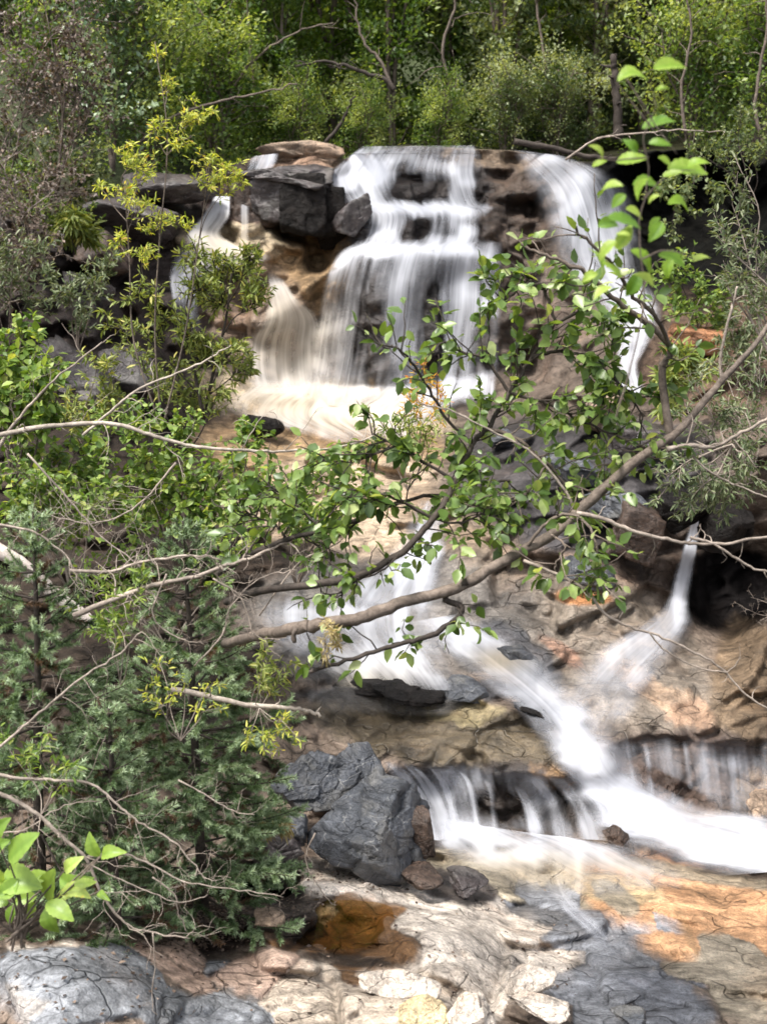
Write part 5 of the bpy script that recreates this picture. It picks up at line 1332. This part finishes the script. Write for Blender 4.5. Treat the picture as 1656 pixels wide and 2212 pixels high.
# ------------------------------------------------------------------ spruces
def spruce(name, label, top, base, Y, half, seed, group, whorl=15, lean=0.):
    rg = np.random.RandomState(seed)
    tp = P(np.array([float(top[0])]), np.array([float(top[1])]), np.array([Y]))[0]
    bt = P(np.array([float(base[0])]), np.array([float(base[1])]), np.array([Y]))[0]
    bt[1] = tp[1] = Y
    th = thing(name, bt, label, 'spruce', group)
    H = np.linalg.norm(tp - bt)
    gt, gb, gn = Geo(), Geo(), Geo()
    tr = smooth_path([bt, bt * .66 + tp * .34 + rg.normal(0, .01, 3), bt * .33 + tp * .67 + rg.normal(0, .01, 3), tp], 5)
    tube(gt, tr, np.linspace(.035, .006, len(tr)), 8, None, .1)
    hw = half * Y / FPX
    shoots = [tr[-3:]]; outer = [1.]
    for k in range(whorl):
        f = .04 + .93 * (k / (whorl - 1)) ** .92         # 0 at the base
        c = bt + (tp - bt) * f
        R = hw * (1 - f) ** .72 * rg.uniform(.85, 1.1) + .05
        nb = 5
        a0 = rg.rand() * 6.28
        for j in range(nb):
            a = a0 + j * 6.28 / nb + rg.normal(0, .25)
            d = np.array([math.cos(a), math.sin(a), 0.])
            upv = -.35 + 1.5 * f + rg.normal(0, .1)
            L = R * rg.uniform(.7, 1.12)
            e = c + d * L + np.array([0, 0, upv * L * .55])
            m = c * .5 + e * .5 + np.array([0, 0, -.06 * L])
            br = smooth_path([c + rg.normal(0, .015, 3), m, e + np.array([0, 0, .06 * L])], 5)
            tube(gb, br, np.linspace(.008, .003, len(br)), 5)
            shoots.append(br[len(br) // 3:]); outer.append(.6)
            ns = max(3, int(L / .075))
            side = np.cross(d, [0, 0, 1.])
            for q in range(ns):
                t = .25 + .75 * (q + rg.rand() * .6) / ns
                i = min(int(t * (len(br) - 1)), len(br) - 2)
                p0 = br[i]
                sd_ = side * (1 if q % 2 else -1)
                dd = unit(d * .75 + sd_ * .75 + np.array([0, 0, rg.normal(-.12, .2)]))
                l2 = (1.08 - t) * L * .55 + .035
                l2 *= rg.uniform(.7, 1.1)
                s_ = np.array([p0, p0 + dd * l2 * .5 + [0, 0, -.01], p0 + dd * l2 + [0, 0, rg.normal(0, .02)]])
                shoots.append(smooth_path(s_, 3)); outer.append(2 * t - 1)
                if l2 > .13:
                    for z_ in range(int(l2 / .06)):
                        t3 = rg.uniform(.25, .9); p3 = p0 + dd * l2 * t3
                        d3 = unit(dd * .8 + d * rg.normal(.2, .6) + sd_ * .2 + np.array([0, 0, rg.normal(-.1, .25)]))
                        l3 = rg.uniform(.06, .13)
                        shoots.append(np.array([p3, p3 + d3 * l3 * .5, p3 + d3 * l3])); outer.append(2 * t - 1)
    pos, ax, rn = [], [], []
    for s_, f_of in zip(shoots, outer):
        L = np.linalg.norm(np.diff(s_, axis=0), axis=1).sum()
        n = int(L * 950) + 10
        t = rg.rand(n) * (len(s_) - 1.001); i = t.astype(int); w = (t - i)[:, None]
        p_ = s_[i] * (1 - w) + s_[i + 1] * w
        tg = unit(s_[i + 1] - s_[i])
        rd = unit(np.cross(tg, rg.normal(size=(n, 3))))
        pos.append(p_); ax.append(unit(tg * .75 + rd + np.array([0, 0, .12])))
        tone = rg.normal(.3, .2) + .12 * f_of - (2 if rg.rand() < .05 else 0)
        rn.append(np.clip(tone + .55 * (t / (len(s_) - 1)) ** 1.6 * rg.uniform(.5, 1, n) + rg.normal(0, .08, n), 0, 1))
    pos = np.concatenate(pos); ax = np.concatenate(ax); rn = np.concatenate(rn)
    leaves(gn, pos, ax, rg.normal(size=pos.shape), rg.uniform(.8, 1.15, len(pos)) * .03, NE_V, NE_F, rg, rn)
    gt.obj('trunk', M_BARKD, th); gb.obj('branch', M_BARKD, th); gn.obj('foliage', L_SPRUCE, th)
    return th


SG = 'young spruces at the lower left'
spruce('spruce_tree', 'blue green young spruce with a tall leader at the left edge', (72, 1105), (90, 1960), 6.1, 330, 501, SG, 15)
spruce('spruce_tree', 'bushier spruce beside the dark boulders, its tips over the rapid', (395, 1125), (440, 1960), 6.7, 300, 502, SG, 17)
spruce('spruce_tree', 'low young spruce filling the space between the two taller ones', (235, 1530), (250, 2000), 5.9, 200, 503, SG, 8)

# log, stub and dead twigs among the spruces
bare('fallen_log', 'pale weathered log slanting behind the left spruce', [(-60, 1150), (0, 1190), (50, 1222), (110, 1275), (190, 1340), (200, 1355)], 8.3, 21, 17, M_LOG, 'log', 0, 421, None, lump=.1)
bare('broken_branch', 'pale broken branch sticking out of the spruce toward the stream', [(370, 1488), (450, 1503), (530, 1522), (620, 1528), (660, 1535), (692, 1547)], 5.9, 8, 5, M_BARKP, 'branch', 3, 422, DB_, .12)
DT = [
 ([(-30, 1700), (0, 1714), (70, 1750), (135, 1809), (185, 1854), (215, 1919), (260, 1984), (325, 2014), (410, 2027)], 5.0, 7, 2.5, 10, .3, 'long pale dead branch bending down to the bottom left rock'),
 ([(-30, 1668), (50, 1682), (120, 1685), (200, 1694), (255, 1740), (300, 1775), (370, 1815), (410, 1855), (445, 1905)], 5.1, 5, 2, 10, .3, 'thin dead branch sweeping across the lower spruce'),
 ([(190, 1850), (270, 1845), (350, 1880), (400, 1905), (500, 1920), (612, 1935)], 5.2, 3.5, 1.5, 7, .2, 'dead twig reaching right to the pale rock edge'),
 ([(200, 1870), (250, 1895), (330, 1930), (390, 1950), (450, 1930)], 5.15, 2.5, 1.3, 5, .15, 'fine dead twig just below the twig reaching the pale rock'),
 ([(330, 1895), (375, 1930), (385, 1965), (405, 2015)], 5.2, 2.5, 1.5, 4, .12, 'short dead twig hanging down to the brown leaf litter'),
 ([(385, 1685), (450, 1720), (500, 1750), (552, 1760)], 5.5, 2.5, 1.3, 6, .15, 'dead twig against the dark spruce by the boulders'),
 ([(-20, 1630), (40, 1580), (110, 1520), (190, 1455), (260, 1410), (305, 1365)], 5.3, 4.5, 2, 9, .3, 'dead twig slanting up across the left spruce'),
 ([(160, 1330), (240, 1297), (330, 1265), (440, 1240), (540, 1205), (640, 1160)], 5.8, 8, 4, 9, .3, 'dark dead branch behind the spruce tops, slanting up to the right'),
 ([(-20, 1130), (60, 1145), (100, 1165), (150, 1210), (190, 1285)], 6.0, 3.5, 2, 9, .3, 'dead twig beside the leader of the left spruce'),
 ([(150, 1232), (240, 1235), (300, 1215), (420, 1200), (480, 1210)], 6.0, 5, 2.5, 9, .25, 'pale dead stick lying between the two spruce tops'),
 ([(460, 1250), (520, 1290), (550, 1370), (605, 1382)], 5.6, 2.5, 1.3, 6, .2, 'fine dead twig arching over the right spruce'),
 ([(360, 1240), (330, 1330), (390, 1380), (440, 1390)], 5.7, 2.5, 1.3, 7, .2, 'kinked dead twig in front of the right spruce'),
 ([(60, 980), (150, 1080), (220, 1160), (300, 1220), (360, 1290)], 7.4, 3, 1.5, 14, .4, 'tangle of grey dead twigs between the shrubs and the spruces'),
 ([(380, 1000), (300, 1090), (200, 1130), (90, 1110)], 7.6, 3, 1.5, 14, .4, 'second tangle of brown twigs over the green shrubs'),
 ([(330, 2015), (335, 2080), (328, 2150), (336, 2195)], 4.9, 1.8, 1.2, 2, .05, 'single hair thin twig hanging over the bottom left slate'),
 ([(560, 1330), (640, 1220), (700, 1190), (760, 1150)], 5.8, 2.5, 1.3, 8, .25, 'thin grey twig near the broken end of the limb'),
 ([(420, 1440), (480, 1370), (500, 1310), (560, 1250), (640, 1230)], 5.7, 2.2, 1.3, 8, .22, 'wiry twig rising out of the right spruce'),
 ([(0, 1800), (60, 1790), (140, 1740), (220, 1730)], 5.2, 2.5, 1.3, 7, .2, 'dead twig behind the broad leaved plant'),
 ([(680, 1800), (660, 1850), (672, 1890), (700, 1930), (725, 1960)], 6.3, 2.2, 1.2, 4, .15, 'curled dead twig in front of the pale rock below the boulders'),
]
for k, (pts, Y, r0, r1, tw, tl, lb) in enumerate(DT):
    bare('dead_branch', lb, pts, Y, r0, r1, M_DEAD, 'branch', tw, 430 + k, DB_, tl, sub=3)

bush('yellow_sprig', 'thin yellow leaved sprig in front of the right spruce', 'sprig', [(330, 1440, 40, 5), (400, 1470, 50, 6), (340, 1530, 50, 6), (470, 1530, 40, 5), (450, 1480, 40, 5), (340, 1420, 30, 4)], (390, 1600), 5.6, L_YELLOW, NA_V, .035, 2.2, .08, .003, M_DEAD, None, 461, 5, .1, .2, .8, 1)
bush('yellow_sprig', 'yellow green sprig at the right tips of the spruce above the boulders', 'sprig', [(570, 1610, 30, 7), (620, 1590, 40, 8), (650, 1600, 30, 6), (540, 1600, 30, 5), (600, 1640, 30, 6)], (560, 1530), 5.8, L_YELLOW, NA_V, .035, 2.8, .08, .003, M_DEAD, None, 462, 6, .1, -.1, .8, 1)
bush('dry_grass', 'tuft of pale dry grass on the rock under the spruce', 'grass tuft', [(590, 1770, 22, 8), (610, 1780, 22, 8), (575, 1785, 22, 8)], (592, 1765), 7.1, L_FADED, DN_V, .07, 5, .08, .002, M_DEAD, None, 463, 8, .9, -.3)

SH_ = 'leafy twigs growing through the spruces'
bush('leafy_sprig', 'light green leafy sprig between the two spruce tops', 'sprig', [(200, 1270, 60, 8), (260, 1300, 60, 8), (310, 1260, 50, 7), (230, 1350, 50, 7)], (260, 1480), 6.0, L_SHRUB, NA_V, .05, 3, .1, .003, M_DEAD, SH_, 464, 7, .2, .2, 1, 2)
bush('leafy_sprig', 'yellow green leafy sprig low in front of the left spruce', 'sprig', [(60, 1640, 50, 7), (110, 1600, 50, 7), (20, 1590, 50, 6), (150, 1660, 40, 6)], (90, 1760), 5.3, L_SHRUB, NA_V, .045, 2.6, .1, .003, M_DEAD, SH_, 465, 7, .2, .2, 1, 2)
bush('leafy_sprig', 'leafy sprig at the right side of the right spruce by the white rapid', 'sprig', [(560, 1440, 40, 7), (600, 1470, 40, 7), (630, 1430, 30, 6), (580, 1400, 30, 5)], (540, 1560), 6.0, L_WILLOW, NA_V, .045, 3, .1, .003, M_DEAD, SH_, 466, 7, .2, .1, 1, 2)

# broad leaved plant, bottom left
pl = thing('broadleaf_plant', P(np.array([40.]), np.array([2020.]), np.array([4.5]))[0], 'broad leaved plant with big bright green leaves in the bottom left corner', 'plant')
gs = Geo(); rgp = np.random.RandomState(9)
PLV = [(20, 1860, 78, 1798, .95), (0, 1830, 14, 1775, 1), (-20, 1850, 20, 1815, 1), (5, 1895, 88, 1915, 1.2), (40, 1900, -20, 1930, 1.1), (60, 1920, 110, 1890, 1), (100, 1940, 112, 1880, 1), (120, 1950, 165, 1928, .9), (100, 1950, 160, 1990, .9), (105, 1955, 125, 2020, .95), (80, 1935, 28, 1955, 1), (70, 1945, 58, 1990, .95), (20, 1950, -30, 1960, 1), (30, 1955, 15, 2000, .9), (215, 1850, 192, 1800, .9), (220, 1848, 268, 1838, .9), (130, 1895, 195, 1890, 1), (140, 1880, 175, 1850, .9), (160, 1910, 210, 1905, .8), (215, 1925, 238, 1945, .7), (10, 1905, -40, 1890, 1.1), (130, 1930, 190, 1935, .8)]
bpl = np.array(pl.location)
for k, (x0, y0, x1, y1, wd) in enumerate(PLV):
    Y = 4.5 + rgp.uniform(-.12, .15)
    a = P(np.array([x0 * 1.]), np.array([y0 * 1.]), np.array([Y]))[0]; b = P(np.array([x1 * 1.]), np.array([y1 * 1.]), np.array([Y - rgp.uniform(-.02, .08)]))[0]
    g = Geo(); blade(g, a, b, wd, np.array([rgp.normal(0, .25), -.7, .75]), rgp, rgp.rand())
    g.obj('leaf', L_PLANT, pl)
    m = (bpl + a) / 2 + rgp.normal(0, .02, 3)
    tube(gs, smooth_path([bpl + rgp.normal(0, .02, 3), m, a], 4), np.linspace(.006, .003, 9), 5)
gs.obj('stem', M_BARK, pl)

# brown leaf litter under the spruce
rg = np.random.RandomState(88)
n = 1500
lx = np.concatenate([rg.normal(400, 70, n), rg.normal(560, 60, 300), rg.normal(800, 90, 200)]); ly = np.concatenate([rg.normal(1995, 26, n), rg.normal(1960, 25, 300), rg.normal(1890, 12, 200)])
pos = P(lx, ly, sample(DD, lx, ly) - .02)
lx = np.concatenate([lx, rg.uniform(600, 1250, 160), rg.uniform(0, 600, 120)]); ly = np.concatenate([ly, rg.uniform(1900, 2200, 160), rg.uniform(2040, 2200, 120)])
pos = P(lx, ly, sample(DD, lx, ly) - .015)
g = Geo(); leaves(g, pos, np.c_[rg.normal(size=(len(pos), 2)), rg.normal(0, .2, len(pos))], np.c_[rg.normal(0, .4, (len(pos), 2)), np.ones(len(pos))], rg.uniform(.012, .04, len(pos)), DI_V, DI_F, rg)
tag(g.obj('leaf_litter', L_DRY), 'brown leaf litter on the ground under the spruce', 'leaf litter', kind='stuff')
